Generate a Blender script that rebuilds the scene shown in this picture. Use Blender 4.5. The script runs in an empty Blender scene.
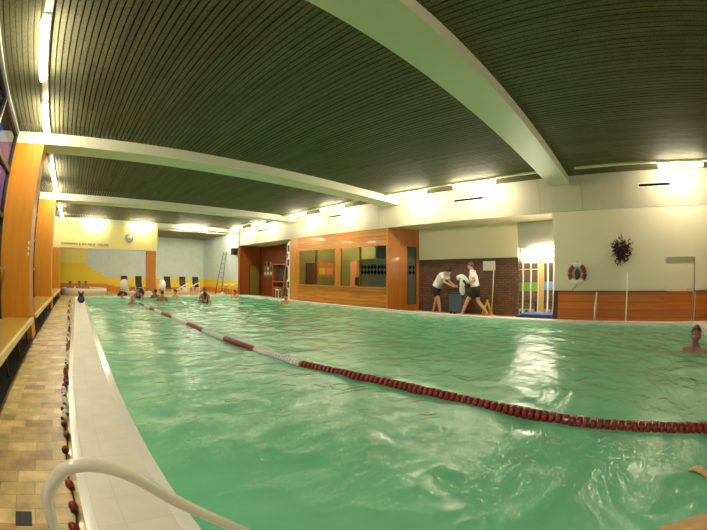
import bpy, bmesh, math, random
import numpy as np
from mathutils import Vector, Matrix
random.seed(7)
rng = np.random.RandomState(3)
scn = bpy.context.scene
COL = scn.collection
S = 1.2                       # one survey unit in metres; the survey has the lens at the origin
def V(x, y, z): return Vector((x*S, y*S, (z+1.1)*S))   # deck level becomes z = 0
def Z(z): return (z+1.1)*S

# ------------------------------------------------------------------ materials
MATS = {}
def srgb(c):
    return tuple(((v/255)/12.92 if v/255 <= .04045 else ((v/255+.055)/1.055)**2.4) for v in c) + (1,)
def newmat(name):
    m = bpy.data.materials.new(name); m.use_nodes = True
    nt = m.node_tree; nt.nodes.clear()
    out = nt.nodes.new('ShaderNodeOutputMaterial')
    return m, nt, out
def N(nt, t, **kw):
    n = nt.nodes.new('ShaderNode'+t)
    for k, v in kw.items():
        if hasattr(n, k): setattr(n, k, v)
        else: n.inputs[k.replace('_', ' ')].default_value = v
    return n
def pos(nt, scale=(1,1,1), order=None):
    g = N(nt, 'NewGeometry')
    src = g.outputs['Position']
    if order:
        s = N(nt, 'SeparateXYZ'); c = N(nt, 'CombineXYZ'); nt.links.new(src, s.inputs[0])
        for i, o in enumerate(order): nt.links.new(s.outputs['XYZ'.index(o)], c.inputs[i])
        src = c.outputs[0]
    m = N(nt, 'Mapping'); m.inputs['Scale'].default_value = scale
    nt.links.new(src, m.inputs['Vector'])
    return m.outputs[0]
def plain(name, col, rough=.5, metal=0, var=.08, nscale=6, bump=0, spec=.5, coat=0):
    if name in MATS: return MATS[name]
    m, nt, out = newmat(name)
    b = N(nt, 'BsdfPrincipled'); b.inputs['Roughness'].default_value = rough; b.inputs['Metallic'].default_value = metal
    b.inputs['Specular IOR Level'].default_value = spec; b.inputs['Coat Weight'].default_value = coat
    c = srgb(col)
    nz = N(nt, 'TexNoise'); nz.inputs['Scale'].default_value = nscale; nz.inputs['Detail'].default_value = 4
    nt.links.new(pos(nt), nz.inputs['Vector'])
    mx = N(nt, 'Mix', data_type='RGBA'); 
    mx.inputs[6].default_value = tuple(v*(1-var) for v in c[:3])+(1,); mx.inputs[7].default_value = tuple(min(1, v*(1+var)) for v in c[:3])+(1,)
    nt.links.new(nz.outputs['Fac'], mx.inputs[0]); nt.links.new(mx.outputs[2], b.inputs['Base Color'])
    if bump:
        bp = N(nt, 'Bump'); bp.inputs['Strength'].default_value = bump; bp.inputs['Distance'].default_value = .01
        nt.links.new(nz.outputs['Fac'], bp.inputs['Height']); nt.links.new(bp.outputs[0], b.inputs['Normal'])
    nt.links.new(b.outputs[0], out.inputs[0]); MATS[name] = m; return m
def emit(name, col, strength):
    if name in MATS: return MATS[name]
    m, nt, out = newmat(name); e = N(nt, 'Emission'); e.inputs[0].default_value = srgb(col); e.inputs[1].default_value = strength
    nt.links.new(e.outputs[0], out.inputs[0]); MATS[name] = m; return m
def wood(name, c1, c2, grain='Y', rough=.35, board=0, boardaxis='Z', seamdark=.35, coat=.15):
    """grain: axis the fibres run along. board: board height in metres with a thin dark joint."""
    if name in MATS: return MATS[name]
    m, nt, out = newmat(name)
    sc = {'X': (1, 22, 22), 'Y': (22, 1, 22), 'Z': (22, 22, 1)}[grain]
    nz = N(nt, 'TexNoise'); nz.inputs['Scale'].default_value = 1.0; nz.inputs['Detail'].default_value = 6; nz.inputs['Distortion'].default_value = .6
    nt.links.new(pos(nt, sc), nz.inputs['Vector'])
    cr = N(nt, 'ValToRGB'); cr.color_ramp.elements[0].position = .3; cr.color_ramp.elements[1].position = .7
    cr.color_ramp.elements[0].color = srgb(c1); cr.color_ramp.elements[1].color = srgb(c2)
    nt.links.new(nz.outputs['Fac'], cr.inputs[0]); colour = cr.outputs[0]
    b = N(nt, 'BsdfPrincipled'); b.inputs['Roughness'].default_value = rough; b.inputs['Coat Weight'].default_value = coat
    if board:
        g = N(nt, 'NewGeometry'); s = N(nt, 'SeparateXYZ'); nt.links.new(g.outputs['Position'], s.inputs[0])
        d = N(nt, 'Math', operation='DIVIDE'); d.inputs[1].default_value = board; nt.links.new(s.outputs['XYZ'.index(boardaxis)], d.inputs[0])
        f = N(nt, 'Math', operation='FRACT'); nt.links.new(d.outputs[0], f.inputs[0])
        fl = N(nt, 'Math', operation='FLOOR'); nt.links.new(d.outputs[0], fl.inputs[0])
        wn = N(nt, 'TexWhiteNoise', noise_dimensions='1D'); nt.links.new(fl.outputs[0], wn.inputs['W'])
        lt = N(nt, 'Math', operation='LESS_THAN'); lt.inputs[1].default_value = .05; nt.links.new(f.outputs[0], lt.inputs[0])
        k = N(nt, 'MapRange'); k.inputs['To Min'].default_value = .82; k.inputs['To Max'].default_value = 1.12; nt.links.new(wn.outputs[0], k.inputs['Value'])
        v1 = N(nt, 'VectorMath', operation='SCALE'); nt.links.new(colour, v1.inputs[0]); nt.links.new(k.outputs[0], v1.inputs['Scale'])
        k2 = N(nt, 'MapRange'); k2.inputs['To Min'].default_value = 1; k2.inputs['To Max'].default_value = seamdark; nt.links.new(lt.outputs[0], k2.inputs['Value'])
        v2 = N(nt, 'VectorMath', operation='SCALE'); nt.links.new(v1.outputs[0], v2.inputs[0]); nt.links.new(k2.outputs[0], v2.inputs['Scale'])
        colour = v2.outputs[0]
    nt.links.new(colour, b.inputs['Base Color']); nt.links.new(b.outputs[0], out.inputs[0]); MATS[name] = m; return m
def brick(name, c1, c2, mortar, w, h, order='YZX', msize=.012, rough=.6, offset=.5, noise=.25, coat=0, bump=.2, bias=0):
    if name in MATS: return MATS[name]
    m, nt, out = newmat(name)
    t = N(nt, 'TexBrick'); t.offset = offset; t.inputs['Scale'].default_value = 1
    t.inputs['Color1'].default_value = srgb(c1); t.inputs['Color2'].default_value = srgb(c2); t.inputs['Mortar'].default_value = srgb(mortar)
    t.inputs['Mortar Size'].default_value = msize; t.inputs['Brick Width'].default_value = w; t.inputs['Row Height'].default_value = h; t.inputs['Bias'].default_value = bias
    nt.links.new(pos(nt, (1,1,1), order), t.inputs['Vector'])
    nz = N(nt, 'TexNoise'); nz.inputs['Scale'].default_value = 5; nz.inputs['Detail'].default_value = 7; nt.links.new(pos(nt), nz.inputs['Vector'])
    k = N(nt, 'MapRange'); k.inputs['From Min'].default_value = .3; k.inputs['From Max'].default_value = .7; k.inputs['To Min'].default_value = 1-noise; k.inputs['To Max'].default_value = 1+noise
    nt.links.new(nz.outputs['Fac'], k.inputs['Value'])
    v = N(nt, 'VectorMath', operation='SCALE'); nt.links.new(t.outputs['Color'], v.inputs[0]); nt.links.new(k.outputs[0], v.inputs['Scale'])
    b = N(nt, 'BsdfPrincipled'); b.inputs['Roughness'].default_value = rough; b.inputs['Coat Weight'].default_value = coat
    nt.links.new(v.outputs[0], b.inputs['Base Color'])
    bp = N(nt, 'Bump'); bp.invert = True; bp.inputs['Strength'].default_value = bump; bp.inputs['Distance'].default_value = .004
    nt.links.new(t.outputs['Fac'], bp.inputs['Height']); nt.links.new(bp.outputs[0], b.inputs['Normal'])
    nt.links.new(b.outputs[0], out.inputs[0]); MATS[name] = m; return m
def glassy(name, tint, alpha=.35, rough=.02, diffuse=None):
    """a pane: sees through, reflects by angle, and carries a little of its own tint."""
    if name in MATS: return MATS[name]
    m, nt, out = newmat(name)
    tr = N(nt, 'BsdfTransparent'); tr.inputs[0].default_value = srgb(tint)
    gl = N(nt, 'BsdfGlossy'); gl.inputs['Roughness'].default_value = rough
    fr = N(nt, 'Fresnel'); fr.inputs[0].default_value = 1.5
    mp = N(nt, 'MapRange'); mp.inputs['To Min'].default_value = 0; mp.inputs['To Max'].default_value = 1; nt.links.new(fr.outputs[0], mp.inputs['Value'])
    gb = N(nt, 'NewGeometry'); iv = N(nt, 'Math', operation='SUBTRACT'); iv.inputs[0].default_value = 1; nt.links.new(gb.outputs['Backfacing'], iv.inputs[1])
    ff = N(nt, 'Math', operation='MULTIPLY'); nt.links.new(mp.outputs[0], ff.inputs[0]); nt.links.new(iv.outputs[0], ff.inputs[1])
    mx = N(nt, 'MixShader'); nt.links.new(ff.outputs[0], mx.inputs[0]); nt.links.new(tr.outputs[0], mx.inputs[1]); nt.links.new(gl.outputs[0], mx.inputs[2])
    res = mx.outputs[0]
    if diffuse:
        df = N(nt, 'BsdfDiffuse'); df.inputs[0].default_value = srgb(diffuse)
        m2 = N(nt, 'MixShader'); m2.inputs[0].default_value = alpha; nt.links.new(res, m2.inputs[1]); nt.links.new(df.outputs[0], m2.inputs[2]); res = m2.outputs[0]
    nt.links.new(res, out.inputs[0]); MATS[name] = m; return m

WHITE  = plain('painted_white', (236, 232, 205), .5)
FASC   = plain('fascia_panel', (204, 194, 168), .55, var=.04, nscale=2)
CREAMW = plain('cream_wall', (246, 230, 198), .6, var=.03, nscale=1.5)
BEAM   = plain('beam_paint', (230, 228, 202), .45, var=.04, nscale=3)
YELW   = plain('bulkhead_paint', (250, 232, 150), .6, var=.04)
ORANGE = wood('orange_laminate', (212, 128, 14), (226, 146, 24), 'Z', .5, coat=0)
ORANGE_D = plain('orange_column_paint', (212, 122, 34), .4)
TRACKM = plain('light_track_cream', (226, 224, 190), .4)
TUBE   = emit('tube_light', (255, 242, 208), 20)
TUBEH  = plain('lamp_housing', (240, 238, 220), .4)
FRAME  = plain('dark_window_metal', (62, 60, 54), .4, .4)
WOODH  = wood('cabin_wood', (168, 92, 10), (218, 140, 30), 'Y', .3, board=.16)
WOODV  = wood('cabin_wood_post', (192, 110, 14), (220, 140, 32), 'Z', .3)
WOODP  = wood('panel_wood', (180, 88, 14), (210, 112, 26), 'Y', .35, board=.2)
WOODR  = wood('recess_wood', (92, 36, 12), (128, 54, 18), 'Z', .4, board=.3, boardaxis='Z')
DARKB  = plain('dark_brown_trim', (66, 38, 20), .5)
BRICKB = brick('brown_brick', (84, 52, 30), (108, 68, 38), (58, 38, 26), .24, .075, 'YZX')
TILEF  = brick('stone_floor_tile', (222, 198, 128), (160, 128, 70), (150, 124, 78), .29, .155, 'XYZ', .003, .38, noise=.36, coat=.1, bump=.1)
TILEL  = brick('ledge_tile', (234, 230, 214), (229, 225, 208), (222, 217, 200), .5, .25, 'XYZ', .004, .5, offset=0, noise=.05, coat=0, bump=.1)
RIM    = plain('glazed_white_rim', (246, 246, 238), .15, coat=.4, var=.03)
TILEP  = brick('pool_tile', (170, 226, 196), (150, 216, 184), (140, 200, 170), .25, .12, 'XYZ', .004, .3, noise=.06)
BLUEW  = brick('pale_blue_wall', (196, 214, 212), (204, 220, 218), (188, 206, 204), .6, .3, 'XZY', .006, .5, noise=.05)
BLUEWR = brick('pale_blue_wall_side', (204, 222, 220), (196, 216, 214), (188, 206, 204), .6, .3, 'YZX', .006, .5, noise=.05)
YELT   = plain('yellow_wall', (248, 214, 40), .5)
YELP   = plain('pale_yellow_wall', (246, 230, 120), .5)
ORT    = plain('orange_wall_band', (224, 132, 50), .5)
BLACK  = plain('black', (18, 18, 18), .5)
NAVY   = plain('navy_fabric', (28, 32, 62), .8)
REDP   = plain('red_plastic', (132, 16, 12), .35, coat=.2)
WHITEP = plain('white_plastic', (236, 236, 226), .35, coat=.2)
GREENP = plain('dark_green_plastic', (40, 72, 52), .4)
SKIN   = plain('skin', (206, 150, 112), .5, var=.06, nscale=9)
SKIN2  = plain('skin_tanned', (172, 112, 78), .5, var=.06, nscale=9)
SKIND  = plain('skin_dark', (140, 92, 66), .5, var=.06, nscale=9)  # dark skin tone
HAIRD  = plain('dark_hair', (34, 24, 18), .6, bump=.5, nscale=60)
HAIRB  = plain('brown_hair', (96, 62, 38), .6, bump=.5, nscale=60)
HAIRR  = plain('reddish_hair', (128, 62, 40), .6, bump=.5, nscale=60)
EYE    = plain('eye_white', (230, 225, 215), .2); IRIS = plain('eye_dark', (30, 20, 15), .2)
LIP    = plain('lip', (160, 90, 76), .5)
SHIRT  = plain('white_shirt', (254, 254, 252), .8, bump=.3, nscale=14)
SHORT  = plain('black_shorts', (14, 14, 18), .8, bump=.3, nscale=14)

# ------------------------------------------------------------------ mesh collector (metres, world space)
class MB:
    def __init__(s): s.v = []; s.f = []; s.m = []; s.sm = []; s.mats = []
    def mi(s, mat):
        if mat not in s.mats: s.mats.append(mat)
        return s.mats.index(mat)
    def add(s, vs, fs, mat, smooth=False):
        o = len(s.v); k = s.mi(mat)
        s.v += [tuple(v) for v in vs]
        for f in fs: s.f.append([i+o for i in f]); s.m.append(k); s.sm.append(smooth)
    def hexa(s, p, mat):          # 8 corners: bottom 4 ccw, top 4 ccw
        s.add(p, [(3,2,1,0),(4,5,6,7),(0,1,5,4),(1,2,6,5),(2,3,7,6),(3,0,4,7)], mat)
    def box(s, a, b, mat, M=None):
        x0,y0,z0 = [min(a[i], b[i]) for i in range(3)]; x1,y1,z1 = [max(a[i], b[i]) for i in range(3)]
        p = [Vector(q) for q in ((x0,y0,z0),(x1,y0,z0),(x1,y1,z0),(x0,y1,z0),(x0,y0,z1),(x1,y0,z1),(x1,y1,z1),(x0,y1,z1))]
        if M: p = [M @ q for q in p]
        s.hexa(p, mat)
    def ubox(s, x0, x1, y0, y1, z0, z1, mat): s.box(V(x0,y0,z0), V(x1,y1,z1), mat)
    def ring(s, c, t, r, n, up=Vector((0,0,1)), ry=None):
        t = t.normalized(); a = t.cross(up)
        if a.length < 1e-4: a = t.cross(Vector((1,0,0)))
        a.normalize(); b = a.cross(t).normalized(); ry = r if ry is None else ry
        return [c + a*r*math.cos(2*math.pi*k/n) + b*ry*math.sin(2*math.pi*k/n) for k in range(n)]
    def tube(s, pts, r, mat, n=10, smooth=True, caps=True, closed=False):
        pts = [Vector(p) for p in pts]; L = len(pts); vs = []
        rs = r if isinstance(r, (list, tuple)) else [r]*L
        for i, p in enumerate(pts):
            if closed: t = pts[(i+1) % L]-pts[i-1]
            else: t = pts[min(i+1, L-1)]-pts[max(i-1, 0)]
            vs += s.ring(p, t, rs[i], n)
        fs = []
        for i in range(L if closed else L-1):
            j = (i+1) % L
            for k in range(n): fs.append((i*n+k, i*n+(k+1)%n, j*n+(k+1)%n, j*n+k))
        if caps and not closed: fs.append(tuple(range(n))[::-1]); fs.append(tuple((L-1)*n+k for k in range(n)))
        s.add(vs, fs, mat, smooth)
    def lathe(s, prof, c, mat, n=24, axis=Vector((0,0,1)), smooth=True, arc=None):
        """prof: (radius, height) list about an axis through c."""
        q = Vector((0,0,1)).rotation_difference(axis.normalized()); vs = []; fs = []; L = len(prof)
        for r, h in prof:
            for k in range(n):
                a = 2*math.pi*k/n; vs.append(Vector(c)+q @ Vector((r*math.cos(a), r*math.sin(a), h)))
        for i in range(L-1):
            for k in range(n): fs.append((i*n+k, i*n+(k+1)%n, (i+1)*n+(k+1)%n, (i+1)*n+k))
        fs.append(tuple(range(n))[::-1]); fs.append(tuple((L-1)*n+k for k in range(n)))
        s.add(vs, fs, mat, smooth)
    def ball(s, c, r, mat, n=14, m=9, M=None, zmin=None):
        c = Vector(c); r = Vector(r) if hasattr(r, '__len__') else Vector((r,r,r)); vs = []; fs = []
        for j in range(m+1):
            th = math.pi*j/m
            for k in range(n):
                a = 2*math.pi*k/n
                p = Vector((r.x*math.sin(th)*math.cos(a), r.y*math.sin(th)*math.sin(a), r.z*math.cos(th)))
                if zmin is not None and p.z < zmin: p.z = zmin
                if M: p = M @ p
                vs.append(c+p)
        for j in range(m):
            for k in range(n): fs.append((j*n+k, (j+1)*n+k, (j+1)*n+(k+1)%n, j*n+(k+1)%n))
        s.add(vs, fs, mat, True)
    def capsule(s, p, q, r1, r2, mat, n=12, M=None):
        p, q = Vector(p), Vector(q); t = (q-p)
        L = t.length; t = t.normalized() if L > 1e-6 else Vector((0,0,1)); pts = []; rs = []
        for a in (90, 60, 30): pts.append(p-t*r1*math.sin(math.radians(a))); rs.append(max(1e-4, r1*math.cos(math.radians(a))))
        pts.append(p); rs.append(r1); pts.append(q); rs.append(r2)
        for a in (30, 60, 90): pts.append(q+t*r2*math.sin(math.radians(a))); rs.append(max(1e-4, r2*math.cos(math.radians(a))))
        s.tube(pts, rs, mat, n)
    def build(s, name, parent=None, origin=None, label=None, cat=None, group=None, kind=None):
        me = bpy.data.meshes.new(name)
        if parent is not None: o0 = Vector(parent.get('_w', (0,0,0)))
        elif origin is not None: o0 = Vector(origin)
        else:
            a = np.array([tuple(v) for v in s.v]); lo = a.min(0); hi = a.max(0)
            o0 = Vector(((lo[0]+hi[0])/2, (lo[1]+hi[1])/2, lo[2]))
        me.from_pydata([tuple(Vector(v)-o0) for v in s.v], [], s.f)
        for m in s.mats: me.materials.append(m)
        me.polygons.foreach_set('material_index', s.m); me.polygons.foreach_set('use_smooth', s.sm)
        me.validate(); me.update()
        o = bpy.data.objects.new(name, me); COL.objects.link(o)
        if parent is not None: o.parent = parent; o['_w'] = tuple(o0)
        else: o.location = o0; o['_w'] = tuple(o0)
        return tag(o, label, cat, group, kind)
def tag(o, label=None, cat=None, group=None, kind=None):
    if label: o['label'] = label
    if cat: o['category'] = cat
    if group: o['group'] = group
    if kind: o['kind'] = kind
    return o
def thing(name, loc, label, cat, group=None):
    o = bpy.data.objects.new(name, None); COL.objects.link(o); o.empty_display_size = .1
    o.location = loc; o['_w'] = tuple(loc); return tag(o, label, cat, group)
def struct(name, mb, label=None, cat=None, parent=None):
    return mb.build(name, parent=parent, kind=None if parent else 'structure', label=label, cat=cat)
def copy_tree(o, parent=None):
    c = o.copy(); COL.objects.link(c)
    if parent is not None: c.parent = parent
    for ch in [x for x in o.children]: copy_tree(ch, c)
    return c

# ------------------------------------------------------------------ room shell
XL, XR = -1.56, 8.15           # window wall, right wall
YN, YF = -6.6, 21.0            # near end, far end
ZC, ZB = 2.23, 2.035           # slat soffit, beam soffit
WIN = [(-3.82, 1.155), (1.655, 6.12), (6.62, 11.1), (11.6, 16.08), (16.58, 21.0)]
BEAMS = [-3.82-4.97+.4, -3.82, 1.155, 6.12, 11.1, 16.08]
BEAMS = [-3.82, 1.155, 6.12, 11.1, 16.08]
PX0, PX1, PY0, PY1 = .28, 7.75, -1.87, 15.0      # water rectangle
LZ = -1.0                                        # coping top
WZ = -1.045                                      # water level

f = MB()                                          # floor: four slabs around the basin
for a in ((-2.2, PX0, YN, YF), (PX1, 13, YN, YF), (PX0, PX1, YN, PY0), (PX0, PX1, PY1, YF)):
    f.ubox(a[0], a[1], a[2], a[3], -1.2, -1.1, TILEF)
struct('floor', f, 'yellow and brown stone tiled pool deck', 'floor')
g = MB(); g.ubox(XL, -.913, YN, YF, -1.1, -1.092, plain('dark_floor_strip', (34, 33, 30), .7, bump=.5, nscale=30))  # dark strip laid on the floor beneath the benches
struct('trim_1', g, 'dark strip under the window bench', 'floor strip')

def lane_mat():
    m, nt, out = newmat('pool_bottom_tile')
    t = N(nt, 'TexBrick'); t.offset = 0
    t.inputs['Scale'].default_value = 1
    for k, c in (('Color1', (150, 220, 182)), ('Color2', (140, 212, 174)), ('Mortar', (124, 196, 158))): t.inputs[k].default_value = srgb(c)
    t.inputs['Mortar Size'].default_value = .006; t.inputs['Brick Width'].default_value = .25; t.inputs['Row Height'].default_value = .125
    nt.links.new(pos(nt), t.inputs['Vector'])
    b = N(nt, 'BsdfPrincipled'); b.inputs['Roughness'].default_value = .4
    nt.links.new(t.outputs[0], b.inputs['Base Color']); nt.links.new(b.outputs[0], out.inputs[0])
    return m
BOTT = lane_mat()
p = MB()                                          # basin
p.ubox(PX0-.05, PX1+.05, PY0-.05, PY1+.05, -2.3, -2.2, BOTT)
p.ubox(PX0-.05, PX0, PY0, PY1, -2.2, -1.1, TILEP); p.ubox(PX1, PX1+.05, PY0, PY1, -2.2, -1.1, TILEP)
p.ubox(PX0, PX1, PY0-.05, PY0, -2.2, -1.1, TILEP); p.ubox(PX0, PX1, PY1, PY1+.05, -2.2, -1.1, TILEP)
struct('pool_basin_floor', p, 'tiled pool basin under the green water', 'pool basin')
LINE = plain('black_lane_tile', (10, 22, 20), .4)
for k, x in enumerate((1.62, 4.0, 6.4)):
    q = MB(); q.ubox(x-.09, x+.09, PY0+.9, PY1-1.1, -2.2, -2.194, LINE)
    struct('trim_%d' % (k+2), q, 'black lane line on the pool bottom', 'lane line')

def coping(name, x0, x1, y0, y1, label, rims):
    c = MB(); c.ubox(x0, x1, y0, y1, -1.1, LZ, TILEL)
    o = struct(name, c, label, 'coping')
    r = MB()
    for a in rims: r.ubox(*a, RIM)
    struct('rim', r, parent=o, label='glazed white edge of the coping')
coping('pool_coping_floor', -.16, PX0, PY0-.4, PY1, 'long pale tiled coping between the stone floor and the water',
       [(-.185, -.13, PY0-.4, PY1, -1.1, LZ+.006), (PX0-.055, PX0+.015, PY0, PY1, -1.16, LZ+.006)])
coping('pool_coping_floor', PX1, 8.12, PY0-.4, PY1, 'pale coping along the wood panelled side of the pool', [(PX1-.012, PX1+.05, PY0, PY1, -1.16, LZ+.006)])
coping('pool_coping_floor', PX0, PX1, PY1, PY1+.3, 'pale coping along the shallow far end of the pool', [(PX0, PX1, PY1-.012, PY1+.05, -1.16, LZ+.006)])
coping('pool_coping_floor', PX0, PX1, PY0-.4, PY0, 'pale coping along the near end of the pool', [(PX0, PX1, PY0-.05, PY0+.012, -1.16, LZ+.006)])

# ceiling: dark backing + slats running along the hall, one mesh
SLAT = None
def slatmat():
    m, nt, out = newmat('green_grey_slat')
    nz = N(nt, 'TexNoise'); nz.inputs['Scale'].default_value = 45; nz.inputs['Detail'].default_value = 5
    nt.links.new(pos(nt), nz.inputs['Vector'])
    t = N(nt, 'TexBrick'); t.offset = .37; t.offset_frequency = 3; t.inputs['Scale'].default_value = 1
    t.inputs['Color1'].default_value = (.78, .78, .78, 1); t.inputs['Color2'].default_value = (1.15, 1.15, 1.15, 1); t.inputs['Mortar'].default_value = (.5, .5, .5, 1)
    t.inputs['Mortar Size'].default_value = .001; t.inputs['Brick Width'].default_value = 1.5; t.inputs['Row Height'].default_value = .08*S
    nt.links.new(pos(nt, (1,1,1), 'YXZ'), t.inputs['Vector'])
    cr = N(nt, 'ValToRGB'); cr.color_ramp.elements[0].position = .35; cr.color_ramp.elements[1].position = .68
    cr.color_ramp.elements[0].color = srgb((80, 80, 54)); cr.color_ramp.elements[1].color = srgb((114, 110, 78))
    nt.links.new(nz.outputs['Fac'], cr.inputs[0])
    mu = N(nt, 'VectorMath', operation='MULTIPLY'); nt.links.new(cr.outputs[0], mu.inputs[0]); nt.links.new(t.outputs['Color'], mu.inputs[1])
    b = N(nt, 'BsdfPrincipled'); b.inputs['Roughness'].default_value = .75; b.inputs['Specular IOR Level'].default_value = .2
    nt.links.new(mu.outputs[0], b.inputs['Base Color']); nt.links.new(b.outputs[0], out.inputs[0]); return m
SLAT = slatmat(); GAP = plain('ceiling_void', (14, 14, 10), .9)
c = MB(); c.ubox(XL-.1, 10.6, YN, YF, ZC+.16, ZC+.26, GAP)
x = XL+.01
while x < XR:
    c.ubox(x, x+.0625, YN, 16.2, ZC, ZC+.02, SLAT); x += .08
struct('ceiling', c, 'dark green slatted ceiling with boards running along the hall', 'ceiling')
c = MB(); c.ubox(XL, XR+.1, 17.4, YF, 2.07, 2.20, plain('annex_ceiling', (120, 122, 100), .8)); c.ubox(XL, XR+.1, 16.58, 17.4, 2.2, 2.25, plain('annex_ceiling', (0,0,0)))
struct('ceiling_annex', c, 'lower ceiling over the far whirlpool area', 'ceiling')
for k, y in enumerate(BEAMS):
    b = MB(); b.ubox(XL, XR, y, y+.5, ZB, ZC+.15, BEAM)
    if k == 2: b.ubox(8.10, XR, y-.03, y+.53, ZB-.01, ZC-.02, BEAM)
    where = ['behind the camera', 'crossing nearest overhead', 'second along the hall', 'third along the hall', 'above the far yellow bulkhead'][k]
    struct('ceiling_beam', b, 'white ceiling beam ' + where, 'beam')
# columns against the window wall
for k, y in enumerate(BEAMS):
    b = MB(); b.ubox(-1.53, -.94, y, y+.5, -1.1, ZB if k < 4 else .95, ORANGE)
    if k == 0: continue
    o = struct('column', b, ['', 'orange column at the top corner by the nearest beam', 'largest orange laminated column between two window benches',
                         'second orange column along the windows', 'orange column under the far bulkhead by the windows'][k], 'column')
    if k == 2:
        e = MB(); e.ubox(-1.0, -.935, y-.004, y+.504, -1.1, -.8, plain('column_base', (178, 90, 40), .5)); 
        w = MB(); 
        for j in range(3): w.ubox(-.985, -.955, y-.006, y, .22+j*.085, .27+j*.085, WHITEP)
        struct('wall_switch', w, parent=o, label='small white switches one above another')
# left window wall: frames, panes, sill wall
GLASS = glassy('window_pane', (150, 165, 190), rough=.03)
for k, (a, b_) in enumerate(WIN):
    fr = MB()
    y0, y1 = a, b_
    if k: y0 = a
    zb, zt = -1.0, 2.2
    n = 3
    for j in range(n+1):
        y = y0 + (y1-y0)*j/n
        fr.ubox(XL-.06, XL+.03, max(y-.035, y0), min(y+.035, y1), zb, zt, FRAME)
    for z in (zb, -.02, .78, 1.5, zt-.07):
        fr.ubox(XL-.06, XL+.035, y0, y1, z, z+.07, FRAME)
    w = struct('window_%d' % (k+1), fr, ['tall dark framed window strip nearest the camera', 'dark framed window strip in the bay of the nearest bench',
         'dark framed window strip behind the second bench', 'dark framed window strip behind the third bench', 'dark framed window strip past the bulkhead'][k], 'window')
    for j in range(n):
        g = MB(); ya = y0+(y1-y0)*j/n+.035; yb = y0+(y1-y0)*(j+1)/n-.035
        for z0, z1 in ((zb+.07, -.02), (.05, .78), (.85, 1.5), (1.57, zt-.07)):
            g.ubox(XL-.02, XL-.012, ya, yb, z0, z1, GLASS)
        struct('pane', g, parent=w)
    if k == 2 or k == 1:
        h = MB(); h.ubox(XL+.035, XL+.14, y1-.55, y1-.1, .0, .03, plain('steel', (200,200,195), .3, .8)); struct('window_handle', h, parent=w)
wl = MB(); wl.ubox(XL-.3, XL-.07, YN, YF, -1.1, -1.0, FRAME); wl.ubox(XL-.3, XL-.07, YN, YF, 2.2, ZC+.3, FRAME); wl.ubox(XL-.3, XL-.07, YN, -3.82, -1.1, 2.3, FRAME)
struct('wall_left', wl, 'dark framework of the window wall', 'wall')
tr = MB(); tr.ubox(XL, XL+.03, YN, 16.08, ZC-.03, ZC+.0, plain('pale_trim', (176,176,160), .4)); struct('trim_5', tr, 'thin pale strip where the ceiling meets the windows', 'trim')
# outside ground and dim blue facade seen through the windows
ou = MB(); ou.ubox(-14, XL-.31, YN-4, YF+4, -1.3, -1.15, plain('outside_paving', (60, 62, 66), .9)); struct('ground', ou, 'dark paving outside the windows', 'ground')

# right side: fascia made of panels with joints
fa = MB(); ys = [YN, -4.4, -3.3, -1.95, -.165, .87, 1.95, 3.1, 4.9, 6.9, 8.8, 10.6, 12.4, 14.2, 15.88]
for a, b_ in zip(ys, ys[1:]): fa.ubox(XR, XR+.03, a+.006, b_-.006, 1.415, ZC+.05, FASC)
fa.ubox(XR+.03, XR+.3, YN, 15.88, 1.415, ZC+.05, FASC)
fa.ubox(XR, 10.6, 1.66, 15.9, 1.40, 1.415, FASC)   # soffit over the recess
struct('wall_right_fascia', fa, 'cream panelled fascia under the ceiling above the right side', 'wall')
# white wall with door opening y in (-1.90,-1.145)
DY0, DY1, DZ = -1.90, -1.145, .34
ww = MB()
ww.ubox(XR+.006, XR+.25, DY1, 1.656, -1.1, 1.41, CREAMW)
ww.ubox(XR+.006, XR+.25, YN, DY0, -1.1, 1.41, CREAMW)
ww.ubox(XR+.006, XR+.25, DY0, DY1, DZ, 1.41, CREAMW)
struct('wall_right', ww, 'cream wall with the lifebuoy and the dried flowers', 'wall')
pn = MB()
for a, b_ in ((.6, 1.545), (-.14, .585), (DY1+.005, -.155), (-3.6, DY0-.03), (-6.5, -3.62)):
    pn.ubox(XR-.025, XR+.004, a, b_, -1.095, -.375, WOODP)
pn.ubox(XR-.03, XR+.004, 1.55, 1.66, -1.095, -.37, DARKB); pn.ubox(XR-.03, XR+.002, DY1, 1.66, -.378, -.36, DARKB)
pn.ubox(XR-.03, XR+.002, YN, DY0, -.378, -.36, DARKB)
struct('trim_6', pn, 'orange brown wood panelling on the lower part of the right wall', 'wall panelling')
d = MB(); d.ubox(XR+.05, XR+.09, DY0, DY1, -1.1, DZ, CREAMW)
dd = struct('door_1', d, 'plain cream door with wooden lower half in the right wall', 'door')
d = MB(); d.ubox(XR+.02, XR+.049, DY0+.03, DY1-.002, -1.1, -.375, WOODP); struct('lower_panel', d, parent=dd, label='wood grained lower panel')
d = MB(); d.ubox(XR+.0, XR+.05, DY0-.014, DY0, -1.1, DZ, plain('door_jamb', (176, 150, 110), .5)); d.ubox(XR, XR+.05, DY0, DY1, DZ-.0, DZ+.015, CREAMW); struct('door_frame', d, parent=dd)
d = MB(); d.tube([V(XR+.05, -1.8, -.33), V(XR-.0, -1.8, -.33), V(XR-.0, -1.7, -.33)], .012, plain('steel', (200,200,195), .3, .8)); struct('door_handle', d, parent=dd)

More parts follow.
